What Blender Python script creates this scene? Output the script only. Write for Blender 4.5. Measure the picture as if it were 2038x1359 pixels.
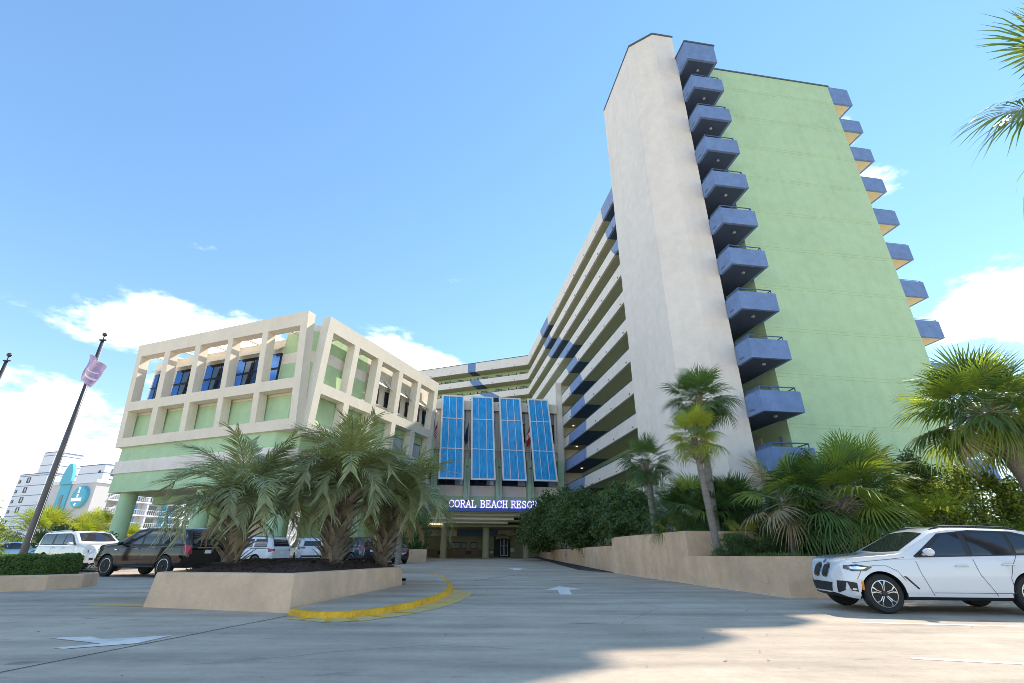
import bpy, bmesh, math, random
from math import sin, cos, pi, radians, sqrt, atan2
from mathutils import Vector, Matrix, Euler
from mathutils.bvhtree import BVHTree

for o in list(bpy.data.objects):
    bpy.data.objects.remove(o)
SC = bpy.context.scene
COL = SC.collection

# ------------------------------------------------------------------ camera, sky, sun, exposure
EYE = 1.2            # metres above the driveway under the camera
SLOPE = 0.016        # the driveway climbs gently towards the entrance
cam_d = bpy.data.cameras.new("camera")
cam_d.lens = 17.0
cam_d.sensor_width = 36.0
cam_d.clip_start = 0.1
cam_d.clip_end = 6000
cam = bpy.data.objects.new("camera", cam_d)
COL.objects.link(cam)
cam.location = (0, 0, EYE)
cam.rotation_euler = (radians(90) + math.atan(962 / 2180.0), 0, 0)
SC.camera = cam

SUN_AZ = radians(51.0)
SUN_EL = radians(45.5)
sun_dir = Vector((sin(SUN_AZ) * cos(SUN_EL), cos(SUN_AZ) * cos(SUN_EL), sin(SUN_EL)))
sun_d = bpy.data.lights.new("sun", 'SUN')
sun_d.energy = 2.0
sun_d.angle = radians(0.55)
sun_d.color = (.93, 0.85, 0.735)
sun = bpy.data.objects.new("sun", sun_d)
COL.objects.link(sun)
sun.rotation_euler = sun_dir.to_track_quat('Z', 'Y').to_euler()
sun.location = (60, 60, 80)

world = bpy.data.worlds.new("World")
SC.world = world
world.use_nodes = True
wn, wl = world.node_tree.nodes, world.node_tree.links
wn.clear()


def wnode(t, **kw):
    n = wn.new(t)
    for k, v in kw.items():
        setattr(n, k, v)
    return n


def wmath(op, a, b=None, clamp=False):
    n = wnode('ShaderNodeMath', operation=op, use_clamp=clamp)
    for i, v in enumerate((a, b)):
        if v is None:
            continue
        if isinstance(v, (int, float)):
            n.inputs[i].default_value = v
        else:
            wl.new(v, n.inputs[i])
    return n.outputs[0]


sky = wnode('ShaderNodeTexSky', sky_type='NISHITA')
sky.sun_disc = False
sky.sun_elevation = SUN_EL
sky.sun_rotation = SUN_AZ
sky.altitude = 0
sky.air_density = 1.0
sky.dust_density = 0.0
sky.ozone_density = 1.6
geo = wnode('ShaderNodeTexCoord')
sep = wnode('ShaderNodeSeparateXYZ')
wl.new(geo.outputs['Generated'], sep.inputs[0])
SX, SY, SZ = sep.outputs
az = wmath('ARCTAN2', SX, SY)
el = wmath('ARCSINE', SZ)
noi = wnode('ShaderNodeTexNoise')
noi.inputs['Scale'].default_value = 7.5
noi.inputs['Detail'].default_value = 9
noi.inputs['Roughness'].default_value = 0.6
mp = wnode('ShaderNodeMapping')
mp.inputs['Scale'].default_value = (1, 1, 2.3)
wl.new(geo.outputs['Generated'], mp.inputs[0])
wl.new(mp.outputs[0], noi.inputs['Vector'])
N1 = noi.outputs['Fac']
# cumulus banks (azimuth, elevation, half widths, amount), degrees: the last row is out of view, added for neutral fill light
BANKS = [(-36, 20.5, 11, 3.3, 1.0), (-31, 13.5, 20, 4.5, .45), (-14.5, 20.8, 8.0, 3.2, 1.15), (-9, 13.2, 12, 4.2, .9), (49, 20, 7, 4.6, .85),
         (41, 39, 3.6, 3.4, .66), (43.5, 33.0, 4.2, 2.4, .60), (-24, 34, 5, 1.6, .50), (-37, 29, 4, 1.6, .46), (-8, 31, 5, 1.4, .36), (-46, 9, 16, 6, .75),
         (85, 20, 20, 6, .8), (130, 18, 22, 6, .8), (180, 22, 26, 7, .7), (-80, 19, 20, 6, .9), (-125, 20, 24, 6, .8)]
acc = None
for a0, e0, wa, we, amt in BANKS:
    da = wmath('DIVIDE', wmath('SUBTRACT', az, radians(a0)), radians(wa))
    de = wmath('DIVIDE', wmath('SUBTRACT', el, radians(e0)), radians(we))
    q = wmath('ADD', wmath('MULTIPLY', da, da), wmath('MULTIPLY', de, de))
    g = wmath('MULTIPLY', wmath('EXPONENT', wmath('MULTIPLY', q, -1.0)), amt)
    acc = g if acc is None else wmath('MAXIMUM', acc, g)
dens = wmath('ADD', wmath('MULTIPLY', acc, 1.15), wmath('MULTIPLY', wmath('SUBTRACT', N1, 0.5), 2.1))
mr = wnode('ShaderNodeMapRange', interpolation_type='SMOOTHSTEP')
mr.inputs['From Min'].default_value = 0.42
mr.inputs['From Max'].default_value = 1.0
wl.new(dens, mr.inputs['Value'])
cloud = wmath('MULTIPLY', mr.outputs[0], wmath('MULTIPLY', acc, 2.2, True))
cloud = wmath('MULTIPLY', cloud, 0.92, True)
hs = wnode('ShaderNodeHueSaturation')
hs.inputs['Saturation'].default_value = 1.32
hs.inputs['Hue'].default_value = .5
hs.inputs['Value'].default_value = .87
gam = wnode('ShaderNodeGamma')          # evens out the haze towards the sun
gam.inputs['Gamma'].default_value = .72
wl.new(sky.outputs[0], gam.inputs['Color'])
wl.new(gam.outputs[0], hs.inputs['Color'])
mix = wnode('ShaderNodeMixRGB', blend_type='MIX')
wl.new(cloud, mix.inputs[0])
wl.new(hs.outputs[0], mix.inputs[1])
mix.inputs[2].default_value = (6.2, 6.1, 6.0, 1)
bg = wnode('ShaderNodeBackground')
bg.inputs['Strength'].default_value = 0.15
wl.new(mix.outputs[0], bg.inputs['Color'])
wo = wnode('ShaderNodeOutputWorld')
wl.new(bg.outputs[0], wo.inputs[0])

SC.view_settings.view_transform = 'Standard'
SC.view_settings.look = 'None'
SC.view_settings.exposure = 1.76
SC.view_settings.gamma = 1.0
SC.render.engine = 'CYCLES'
SC.cycles.max_bounces = 8
SC.cycles.transparent_max_bounces = 8
SC.cycles.use_denoising = True
SC.cycles.denoising_prefilter = 'ACCURATE'
SC.cycles.denoising_input_passes = 'RGB_ALBEDO_NORMAL'
SC.cycles.filter_width = .85
SC.cycles.sample_clamp_indirect = 4


# ------------------------------------------------------------------ materials
MATS = {}


def mat(name, color, rough=0.8, var=0.12, scale=3.0, bump=0.0, bscale=60.0, metallic=0.0, spec=0.5, coat=0.0,
        transl=0.0, emit=None, streak=0.0, dirt=0.0, color2=None, stretch=None, hue=None):
    """Principled material with object-space noise in colour and relief."""
    m = bpy.data.materials.new(name)
    m.use_nodes = True
    nt = m.node_tree
    n, l = nt.nodes, nt.links
    b = n['Principled BSDF']
    b.inputs['Roughness'].default_value = rough
    b.inputs['Metallic'].default_value = metallic
    b.inputs['Specular IOR Level'].default_value = spec
    b.inputs['Coat Weight'].default_value = coat
    b.inputs['Coat Roughness'].default_value = 0.03
    c = (*color, 1)
    tc = n.new('ShaderNodeTexCoord')
    src = tc.outputs['Object']
    if stretch:
        mpn = n.new('ShaderNodeMapping')
        mpn.inputs['Scale'].default_value = stretch
        l.new(src, mpn.inputs[0])
        src = mpn.outputs[0]
    if var > 0:
        nz = n.new('ShaderNodeTexNoise')
        nz.inputs['Scale'].default_value = scale
        nz.inputs['Detail'].default_value = 8
        nz.inputs['Roughness'].default_value = 0.65
        l.new(src, nz.inputs['Vector'])
        r = n.new('ShaderNodeMapRange')
        r.inputs['From Min'].default_value = 0.3
        r.inputs['From Max'].default_value = 0.7
        l.new(nz.outputs['Fac'], r.inputs['Value'])
        mx = n.new('ShaderNodeMixRGB')
        l.new(r.outputs[0], mx.inputs[0])
        lo = color2 if color2 else tuple(x * (1 - var) for x in color)
        hi = color if color2 else tuple(min(1, x * (1 + var)) for x in color)
        mx.inputs[1].default_value = (*lo, 1)
        mx.inputs[2].default_value = (*hi, 1)
        out = mx.outputs[0]
        if streak > 0:       # rain streaks running down a wall: stains with a shape of their own
            mp2 = n.new('ShaderNodeMapping')
            mp2.inputs['Scale'].default_value = (1.6, 1.6, 0.06)
            l.new(tc.outputs['Object'], mp2.inputs[0])
            n2 = n.new('ShaderNodeTexNoise')
            n2.inputs['Scale'].default_value = 1.4
            n2.inputs['Detail'].default_value = 5
            l.new(mp2.outputs[0], n2.inputs['Vector'])
            r2 = n.new('ShaderNodeMapRange')
            r2.inputs['From Min'].default_value = 0.48
            r2.inputs['From Max'].default_value = 0.8
            r2.inputs['To Min'].default_value = 1.0
            r2.inputs['To Max'].default_value = 1.0 - streak
            l.new(n2.outputs['Fac'], r2.inputs['Value'])
            m2 = n.new('ShaderNodeMixRGB')
            m2.blend_type = 'MULTIPLY'
            m2.inputs[0].default_value = 1
            l.new(out, m2.inputs[1])
            l.new(r2.outputs[0], m2.inputs[2])
            out = m2.outputs[0]
        if dirt > 0:
            n3 = n.new('ShaderNodeTexNoise')
            n3.inputs['Scale'].default_value = scale * 0.23
            n3.inputs['Detail'].default_value = 6
            l.new(src, n3.inputs['Vector'])
            r3 = n.new('ShaderNodeMapRange')
            r3.inputs['From Min'].default_value = 0.45
            r3.inputs['From Max'].default_value = 0.75
            r3.inputs['To Min'].default_value = 1.0
            r3.inputs['To Max'].default_value = 1.0 - dirt
            l.new(n3.outputs['Fac'], r3.inputs['Value'])
            m3 = n.new('ShaderNodeMixRGB')
            m3.blend_type = 'MULTIPLY'
            m3.inputs[0].default_value = 1
            l.new(out, m3.inputs[1])
            l.new(r3.outputs[0], m3.inputs[2])
            out = m3.outputs[0]
        if hue:              # each object its own tone
            oi = n.new('ShaderNodeObjectInfo')
            rr = n.new('ShaderNodeMapRange')
            rr.inputs['To Min'].default_value = 1 - hue
            rr.inputs['To Max'].default_value = 1 + hue
            l.new(oi.outputs['Random'], rr.inputs['Value'])
            hv = n.new('ShaderNodeHueSaturation')
            l.new(rr.outputs[0], hv.inputs['Value'])
            l.new(out, hv.inputs['Color'])
            out = hv.outputs[0]
        l.new(out, b.inputs['Base Color'])
    else:
        out = None
        b.inputs['Base Color'].default_value = c
    if bump > 0:
        nb = n.new('ShaderNodeTexNoise')
        nb.inputs['Scale'].default_value = bscale
        nb.inputs['Detail'].default_value = 4
        l.new(src, nb.inputs['Vector'])
        bp = n.new('ShaderNodeBump')
        bp.inputs['Strength'].default_value = bump
        bp.inputs['Distance'].default_value = 0.02
        l.new(nb.outputs['Fac'], bp.inputs['Height'])
        l.new(bp.outputs[0], b.inputs['Normal'])
    if transl > 0:
        tr = n.new('ShaderNodeBsdfTranslucent')
        if out is not None:
            tint = n.new('ShaderNodeMixRGB')
            tint.blend_type = 'MULTIPLY'
            tint.inputs[0].default_value = 1
            tint.inputs[2].default_value = (1.9, 1.75, 0.75, 1)
            l.new(out, tint.inputs[1])
            l.new(tint.outputs[0], tr.inputs['Color'])
        else:
            tr.inputs['Color'].default_value = c
        ms = n.new('ShaderNodeMixShader')
        ms.inputs[0].default_value = transl
        l.new(b.outputs[0], ms.inputs[1])
        l.new(tr.outputs[0], ms.inputs[2])
        l.new(ms.outputs[0], n['Material Output'].inputs['Surface'])
    if emit:
        b.inputs['Emission Color'].default_value = (*emit[0], 1)
        b.inputs['Emission Strength'].default_value = emit[1]
    MATS[name] = m
    return m


def M(n):
    return MATS[n]


mat('green_stucco', (.49, .66, .40), .92, .07, 1.3, .8, 7, streak=.06, dirt=.08)
mat('white_stucco', (.86, .765, .675), .92, .06, 1.6, .8, 7, streak=.05, dirt=.06)
mat('cream_stucco', (.78, .72, .60), .9, .05, .9, .25, 20, streak=.05)
mat('grey_stucco', (.84, .73, .59), .9, .05, .9, .25, 20, streak=.06)
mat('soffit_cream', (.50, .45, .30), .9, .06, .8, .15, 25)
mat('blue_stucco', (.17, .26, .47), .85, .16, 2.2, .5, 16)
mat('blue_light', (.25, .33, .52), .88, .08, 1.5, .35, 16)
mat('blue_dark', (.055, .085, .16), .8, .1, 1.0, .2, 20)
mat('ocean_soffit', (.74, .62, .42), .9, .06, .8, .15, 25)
mat('coping', (.10, .12, .15), .5, .05, 3)
mat('tan_stucco', (.80, .535, .345), .95, .12, 2.2, 1.0, 14, dirt=.20, streak=.12)
mat('railing', (.05, .13, .15), .5, .05, 3, metallic=.3)
mat('rail_blue', (.07, .14, .25), .5, .05, 3, metallic=.2)
mat('dark_metal', (.035, .035, .04), .45, .1, 3, metallic=.4)
mat('pole_metal', (.10, .09, .09), .35, .15, 2.5, metallic=.7)
mat('white_metal', (.78, .80, .80), .35, .03, 3)
mat('glass_dark', (.015, .02, .028), .04, 0, spec=.9)
mat('glass_blue', (.05, .13, .30), .03, .2, .6, metallic=.75)
mat('glass_pale', (.35, .40, .45), .1, .25, .8, spec=.7)
mat('white_paint', (.90, .80, .68), .7, .12, 5, .2, 40, dirt=.3)
mat('yellow_paint', (.90, .46, .02), .7, .2, 9, .4, 40, dirt=.35)
mat('yellow_faded', (.86, .52, .08), .85, .2, 5, .3, 40, color2=(.56, .44, .26))
mat('rubber', (.018, .018, .019), .75, .1, 8)
mat('black_trim', (.02, .02, .022), .5, .05, 5)
mat('chrome', (.62, .63, .65), .12, .02, 3, metallic=1)
mat('alloy', (.55, .56, .58), .25, .05, 5, metallic=.9)
mat('wood_trunk', (.20, .15, .105), .95, .3, 9, .9, 30, dirt=.3)
mat('sabal_trunk', (.27, .23, .19), .95, .28, 8, .9, 22, stretch=(1, 1, 3), dirt=.3)
mat('boot', (.30, .235, .165), .95, .35, 7, .6, 40, hue=.3)
mat('pindo_leaf', (.31, .335, .155), .34, .35, 5, transl=.2, hue=.22)
mat('pindo_rachis', (.20, .22, .12), .6, .2, 5, hue=.2)
mat('sabal_leaf', (.085, .150, .045), .42, .25, 4, transl=.3, hue=.28)
mat('sabal_yellow', (.33, .36, .055), .45, .25, 4, transl=.38, hue=.2)
mat('sabal_bright', (.20, .27, .05), .45, .25, 4, transl=.38, hue=.25)
mat('dead_leaf', (.36, .29, .17), .8, .25, 5, transl=.2, hue=.25)
mat('bush_dark', (.075, .118, .034), .45, .45, 30, transl=.22)
mat('bush_mid', (.075, .135, .028), .45, .4, 30, transl=.28)
mat('bush_yellow', (.26, .32, .045), .5, .4, 30, transl=.38)
mat('hedge_leaf', (.10, .17, .03), .5, .4, 30, transl=.25)
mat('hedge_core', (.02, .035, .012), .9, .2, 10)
mat('grass_blade', (.13, .20, .055), .5, .3, 12, transl=.28)
mat('branch', (.16, .125, .095), .95, .25, 12, .5, 40)
mat('mulch', (.060, .032, .022), .95, .5, 22, 1.0, 30)
mat('soil', (.07, .05, .035), .95, .4, 12, .8, 30)
mat('red_lens', (.45, .012, .02), .12, .1, 10, spec=.7)
mat('lamp_lens', (.55, .57, .60), .08, .1, 10, spec=.8)
mat('amber', (.75, .22, .02), .25, .05, 10)
mat('plate', (.75, .76, .74), .5, .05, 10)
mat('asphalt', (.055, .052, .052), .9, .2, 6, .6, 60)
mat('aqua', (.14, .50, .62), .8, .05, 2)
mat('far_white', (.78, .79, .82), .9, .03, .3)
mat('far_line', (.16, .24, .36), .8, .02, 1)
mat('far_beige', (.62, .60, .58), .9, .04, .3)
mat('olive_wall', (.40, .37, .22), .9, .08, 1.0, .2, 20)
mat('brown_wall', (.28, .20, .12), .9, .1, 1.0, .2, 20)
mat('sign_purple', (.24, .17, .74), .4, .04, 3, emit=((.28, .20, .95), .4))
mat('sign_white', (.86, .86, .98), .4, .02, 3, emit=((.82, .84, 1.0), .45))
mat('lamp_glow', (.9, .8, .6), .4, .02, 3, emit=((1.0, .75, .4), .5))
mat('fascia_blue', (.09, .16, .42), .6, .06, 2)
mat('poster', (.66, .60, .48), .6, .5, 9, color2=(.10, .10, .10))
mat('awning_cloth', (.62, .52, .32), .85, .08, 4)
mat('flag_red', (.55, .03, .05), .85, .08, 6, transl=.15)
mat('flag_white', (.80, .80, .80), .85, .05, 6, transl=.15)
mat('flag_navy', (.025, .035, .13), .85, .1, 6, transl=.1)
mat('flag_purple', (.30, .19, .50), .85, .25, 2.2, transl=.2, color2=(.66, .54, .76))


def panel_material():
    m = mat('shade_blue', (.012, .24, .66), .14, .3, 1.0, color2=(.05, .50, .92), stretch=(6.0, 6.0, .35), spec=.5)
    return m


panel_material()


def paint(name, col, metallic=0.0, rough=.25):
    return mat(name, col, rough, .0, 4, metallic=metallic, coat=1.0)


paint('paint_white', (.74, .75, .77))
mat('paint_black', (.006, .006, .008), .08, 0, 4, spec=.45, coat=.25)
paint('paint_grey', (.045, .055, .085), .4)
paint('paint_teal', (.28, .42, .50), .2)
paint('paint_navy', (.012, .012, .022), rough=.15)


def concrete_material():
    m = bpy.data.materials.new('concrete')
    m.use_nodes = True
    n, l = m.node_tree.nodes, m.node_tree.links
    b = n['Principled BSDF']
    b.inputs['Roughness'].default_value = .85
    b.inputs['Specular IOR Level'].default_value = .35
    tc = n.new('ShaderNodeTexCoord')

    def noise(scale, detail, rough, stretch=None):
        src = tc.outputs['Object']
        if stretch:
            mp_ = n.new('ShaderNodeMapping')
            mp_.inputs['Scale'].default_value = stretch
            mp_.inputs['Rotation'].default_value = (0, 0, radians(4))
            l.new(src, mp_.inputs[0])
            src = mp_.outputs[0]
        z = n.new('ShaderNodeTexNoise')
        z.inputs['Scale'].default_value = scale
        z.inputs['Detail'].default_value = detail
        z.inputs['Roughness'].default_value = rough
        l.new(src, z.inputs['Vector'])
        return z.outputs['Fac']

    def rng(f, a, b_, c, d):
        r = n.new('ShaderNodeMapRange')
        for k, v in zip(('From Min', 'From Max', 'To Min', 'To Max'), (a, b_, c, d)):
            r.inputs[k].default_value = v
        l.new(f, r.inputs['Value'])
        return r.outputs[0]

    def mul(a, f):
        x = n.new('ShaderNodeMixRGB')
        x.blend_type = 'MULTIPLY'
        x.inputs[0].default_value = 1
        l.new(a, x.inputs[1])
        l.new(f, x.inputs[2])
        return x.outputs[0]
    base = n.new('ShaderNodeMixRGB')
    base.inputs[1].default_value = (.51, .405, .295, 1)
    base.inputs[2].default_value = (.65, .515, .38, 1)
    l.new(rng(noise(.9, 8, .65), .3, .7, 0, 1), base.inputs[0])
    c = base.outputs[0]
    c = mul(c, rng(noise(1.0, 6, .6, (.22, 1.5, 1)), .38, .72, 1.08, .66))     # long worn bands from tyres and rain
    c = mul(c, rng(noise(.55, 4, .6), .60, .80, 1.0, .72))                      # old damp patches
    c = mul(c, rng(noise(2.6, 3, .5, (.5, 1.3, 1)), .655, .75, 1.0, .62))        # oil spots
    c = mul(c, rng(noise(9, 6, .7), .35, .7, 1.03, .90))                        # blotchy wear
    c = mul(c, rng(noise(70, 3, .7), .3, .7, .86, 1.10))                        # grain
    l.new(c, b.inputs['Base Color'])
    bp = n.new('ShaderNodeBump')
    bp.inputs['Strength'].default_value = .35
    bp.inputs['Distance'].default_value = .01
    l.new(noise(90, 4, .7), bp.inputs['Height'])
    l.new(bp.outputs[0], b.inputs['Normal'])
    MATS['concrete'] = m


concrete_material()


# ------------------------------------------------------------------ mesh helpers
class MB:
    """Collects faces (with material slots) and links them as one mesh object."""

    def __init__(self, T=None):
        self.v, self.f, self.mi = [], [], []
        self.T = T

    def pt(self, p):
        p = Vector(p)
        if self.T is not None:
            p = self.T @ p
        self.v.append(tuple(p))
        return len(self.v) - 1

    def face(self, pts, mi=0):
        self.f.append([self.pt(p) for p in pts])
        self.mi.append(mi)

    def hexa(self, b4, t4, mi=0):
        ids = [self.pt(p) for p in list(b4) + list(t4)]
        q = [(3, 2, 1, 0), (4, 5, 6, 7), (0, 1, 5, 4), (1, 2, 6, 5), (2, 3, 7, 6), (3, 0, 4, 7)]
        for a in q:
            self.f.append([ids[i] for i in a])
            self.mi.append(mi)

    def box(self, x0, x1, y0, y1, z0, z1, mi=0):
        self.hexa([(x0, y0, z0), (x1, y0, z0), (x1, y1, z0), (x0, y1, z0)],
                  [(x0, y0, z1), (x1, y0, z1), (x1, y1, z1), (x0, y1, z1)], mi)

    def prism(self, poly, z0, z1, mi=0, top=None):
        n = len(poly)
        top = top or poly
        b = [self.pt((p[0], p[1], z0)) for p in poly]
        t = [self.pt((p[0], p[1], z1)) for p in top]
        self.f.append(b[::-1]); self.mi.append(mi)
        self.f.append(t); self.mi.append(mi)
        for i in range(n):
            j = (i + 1) % n
            self.f.append([b[i], b[j], t[j], t[i]]); self.mi.append(mi)

    def tube(self, path, r, n=8, mi=0, cap=True):
        path = [Vector(p) for p in path]
        rs = r if isinstance(r, (list, tuple)) else [r] * len(path)
        rings = []
        for i, p in enumerate(path):
            d = (path[min(i + 1, len(path) - 1)] - path[max(i - 1, 0)])
            if d.length < 1e-9:
                d = Vector((0, 0, 1))
            d.normalize()
            up = Vector((0, 0, 1)) if abs(d.z) < .9 else Vector((0, 1, 0))
            a = d.cross(up).normalized()
            b = d.cross(a).normalized()
            rings.append([self.pt(p + (a * cos(2 * pi * k / n) + b * sin(2 * pi * k / n)) * rs[i]) for k in range(n)])
        for A_, B_ in zip(rings, rings[1:]):
            for k in range(n):
                j = (k + 1) % n
                self.f.append([A_[k], A_[j], B_[j], B_[k]]); self.mi.append(mi)
        if cap:
            self.f.append(rings[0][::-1]); self.mi.append(mi)
            self.f.append(rings[-1]); self.mi.append(mi)

    def lathe(self, prof, n=24, mi=0, axis='z', c=(0, 0, 0)):
        rings = []
        for r, h in prof:
            ring = []
            for k in range(n):
                a = 2 * pi * k / n
                if axis == 'z':
                    p = (c[0] + r * cos(a), c[1] + r * sin(a), c[2] + h)
                else:
                    p = (c[0] + r * cos(a), c[1] + h, c[2] + r * sin(a))
                ring.append(self.pt(p))
            rings.append(ring)
        for A_, B_ in zip(rings, rings[1:]):
            for k in range(n):
                j = (k + 1) % n
                self.f.append([A_[k], A_[j], B_[j], B_[k]]); self.mi.append(mi)
        self.f.append(rings[0][::-1]); self.mi.append(mi)
        self.f.append(rings[-1]); self.mi.append(mi)

    def build(self, name, mats, parent=None, smooth=False, sharp=None, loc=None):
        me = bpy.data.meshes.new(name)
        me.from_pydata(self.v, [], self.f)
        if isinstance(mats, str):
            mats = [mats]
        for m_ in mats:
            me.materials.append(M(m_))
        if len(mats) > 1:
            me.polygons.foreach_set('material_index', self.mi)
        if smooth:
            me.polygons.foreach_set('use_smooth', [True] * len(me.polygons))
        bm = bmesh.new()
        bm.from_mesh(me)
        bmesh.ops.recalc_face_normals(bm, faces=bm.faces)
        if sharp:
            for e in bm.edges:
                if e.calc_face_angle(0) > sharp:
                    e.smooth = False
        bm.to_mesh(me)
        bm.free()
        return link(name, me, parent, loc)


def link(name, me, parent=None, loc=None, rot=None, scale=None):
    o = bpy.data.objects.new(name, me)
    COL.objects.link(o)
    if parent is not None:
        o.parent = parent
    if loc is not None:
        o.location = loc
    if rot is not None:
        o.rotation_euler = rot
    if scale is not None:
        o.scale = scale
    return o


def empty(name, loc=(0, 0, 0), rz=0.0):
    o = bpy.data.objects.new(name, None)
    o.empty_display_size = .3
    COL.objects.link(o)
    o.location = loc
    o.rotation_euler = (0, 0, rz)
    return o


def tag(o, label=None, cat=None, group=None, kind=None):
    if label:
        o['label'] = label
    if cat:
        o['category'] = cat
    if group:
        o['group'] = group
    if kind:
        o['kind'] = kind
    return o


def gz(y):
    """Height of the driveway at depth y."""
    return SLOPE * min(max(y, -60), 75)


# ------------------------------------------------------------------ ground
b = MB()
xs = [-400, -120, -60, -30, -15, 0, 15, 30, 60, 120, 400]
ys = [-60, -20, 0, 10, 20, 30, 45, 60, 75, 130, 400, 1500]
idx = {}
for j, y in enumerate(ys):
    for i, x in enumerate(xs):
        idx[i, j] = b.pt((x, y, gz(y)))
for j in range(len(ys) - 1):
    for i in range(len(xs) - 1):
        b.f.append([idx[i, j], idx[i + 1, j], idx[i + 1, j + 1], idx[i, j + 1]]); b.mi.append(0)
tag(b.build('driveway', 'concrete'), kind='structure')


def sheet(name, poly, material, lift=.004, parent=None):
    bb = MB()
    bb.face([(x, y, gz(y) + lift) for x, y in poly])
    return bb.build(name, material, parent)


def strip(name, path, w, material, lift=.004):
    bb = MB()
    P = [Vector((x, y)) for x, y in path]
    L, R = [], []
    for i, p in enumerate(P):
        d = (P[min(i + 1, len(P) - 1)] - P[max(i - 1, 0)]).normalized()
        nrm = Vector((-d.y, d.x)) * w / 2
        L.append(p + nrm); R.append(p - nrm)
    for i in range(len(P) - 1):
        bb.face([(q.x, q.y, gz(q.y) + lift) for q in (R[i], R[i + 1], L[i + 1], L[i])])
    return bb.build(name, material)


def wob(path, amp, n=6, seed=1):
    rr = random.Random(seed)
    out = []
    for (x0, y0), (x1, y1) in zip(path, path[1:]):
        for k in range(n):
            t = k / n
            out.append((x0 + (x1 - x0) * t + rr.uniform(-amp, amp), y0 + (y1 - y0) * t + rr.uniform(-amp, amp)))
    out.append(path[-1])
    return out


tag(strip('expansion_joint', wob([(-6.4, 4.75), (-5.26, 5.92), (-4.17, 10.22)], .008), .022, 'asphalt', .004), kind='structure')
tag(strip('expansion_joint', wob([(-1.4, 20.0), (1.2, 26.3), (4.6, 25.4)], .01), .03, 'asphalt', .004), kind='structure')
for k_, p_ in enumerate(([(-3.6, 6.2), (-1.2, 7.4), (.4, 7.1)], [(1.8, 9.2), (3.1, 11.6), (2.7, 14.0)], [(-.6, 18.5), (1.9, 20.2), (4.2, 19.6)])):
    tag(strip('hairline_crack', wob(p_, .05, 9, 40 + k_), .007, 'asphalt', .003), kind='structure')
tag(strip('expansion_joint', [(-60, 26.2), (-20, 26.2), (1.2, 26.3)], .04, 'white_paint', .005), kind='structure')
# painted arrows
tag(sheet('road_arrow_marking', [(-6.51, 7.91), (-6.02, 8.02), (-5.67, 7.80), (-4.92, 8.12), (-4.98, 7.50), (-5.64, 7.12), (-5.82, 7.18), (-5.45, 7.48)], 'white_paint', .006), kind='structure')
tag(sheet('road_arrow_marking', [(1.27, 14.45), (1.60, 14.45), (1.69, 16.0), (2.13, 16.1), (1.50, 17.35), (.92, 15.75), (1.34, 15.9)], 'white_paint', .006), kind='structure')
tag(sheet('road_arrow_marking', [(.05, 28.2), (.45, 28.2), (.5, 29.6), (.95, 29.7), (.2, 31.2), (-.5, 29.5), (0.05, 29.6)], 'white_paint', .006), kind='structure')
# bay lines
for p in ([(5.9, 9.42), (9.2, 8.80), (12, 8.3)], [(4.62, 6.60), (7.5, 5.80), (10, 5.1)], [(6.9, 13.45), (4.9, 25.5)], [(-20.5, 25.2), (-15.4, 24.0), (-11, 22.9)],
          [(-13.5, 26.0), (-19.5, 30.0)], [(-9.6, 37.6), (-6.2, 36.8)]):
    tag(strip('bay_line_marking', wob(p, .006, 5, 3), .12, 'white_paint', .003), kind='structure')
tag(sheet('asphalt_apron', [(2.3, 60.0), (3.4, 60.0), (5.15, 27.6), (4.85, 25.75), (3.55, 28.6)], 'asphalt', .005), kind='structure')
# ------------------------------------------------------------------ the hotel tower (local x across the end wall, y along the wing)
ZK = [4.67 + 2.7 * k for k in range(11)]
ROOF = 33.3
hotel = empty('hotel_tower', (13.86, 23.92, 0), radians(9))
tag(hotel, 'tall green and white hotel tower with blue balconies and open corridor wing', 'hotel')
b = MB()
b.box(0, 9.9, 0, 58, .2, ROOF)
green_wall = b.build('wall', 'green_stucco', hotel)
for k, z in enumerate(ZK):          # double pour joints across the end wall
    for dz in (-.30, -.12):
        b = MB()
        b.box(.1, 9.8, -.012, .05, z + dz, z + dz + .035)
        b.build('joint_band', 'green_stucco', green_wall)
b = MB()
b.box(-.15, 9.98, -.06, 58, ROOF, ROOF + .1)
b.build('roof_coping', 'coping', hotel)
FIN = [(-5.10, 6.6), (-5.10, 5.64), (-5.13, .87), (-3.83, -.31), (-2.32, -.31), (-2.32, 6.6)]
b = MB()
b.prism(FIN, .2, 35.6)
fin = b.build('stair_tower', 'white_stucco', hotel)
b = MB()
b.prism([(x - .05 if x < -3 else x + .04, y - .06) for x, y in FIN], 35.6, 35.72)
b.build('coping', 'coping', fin)

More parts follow.
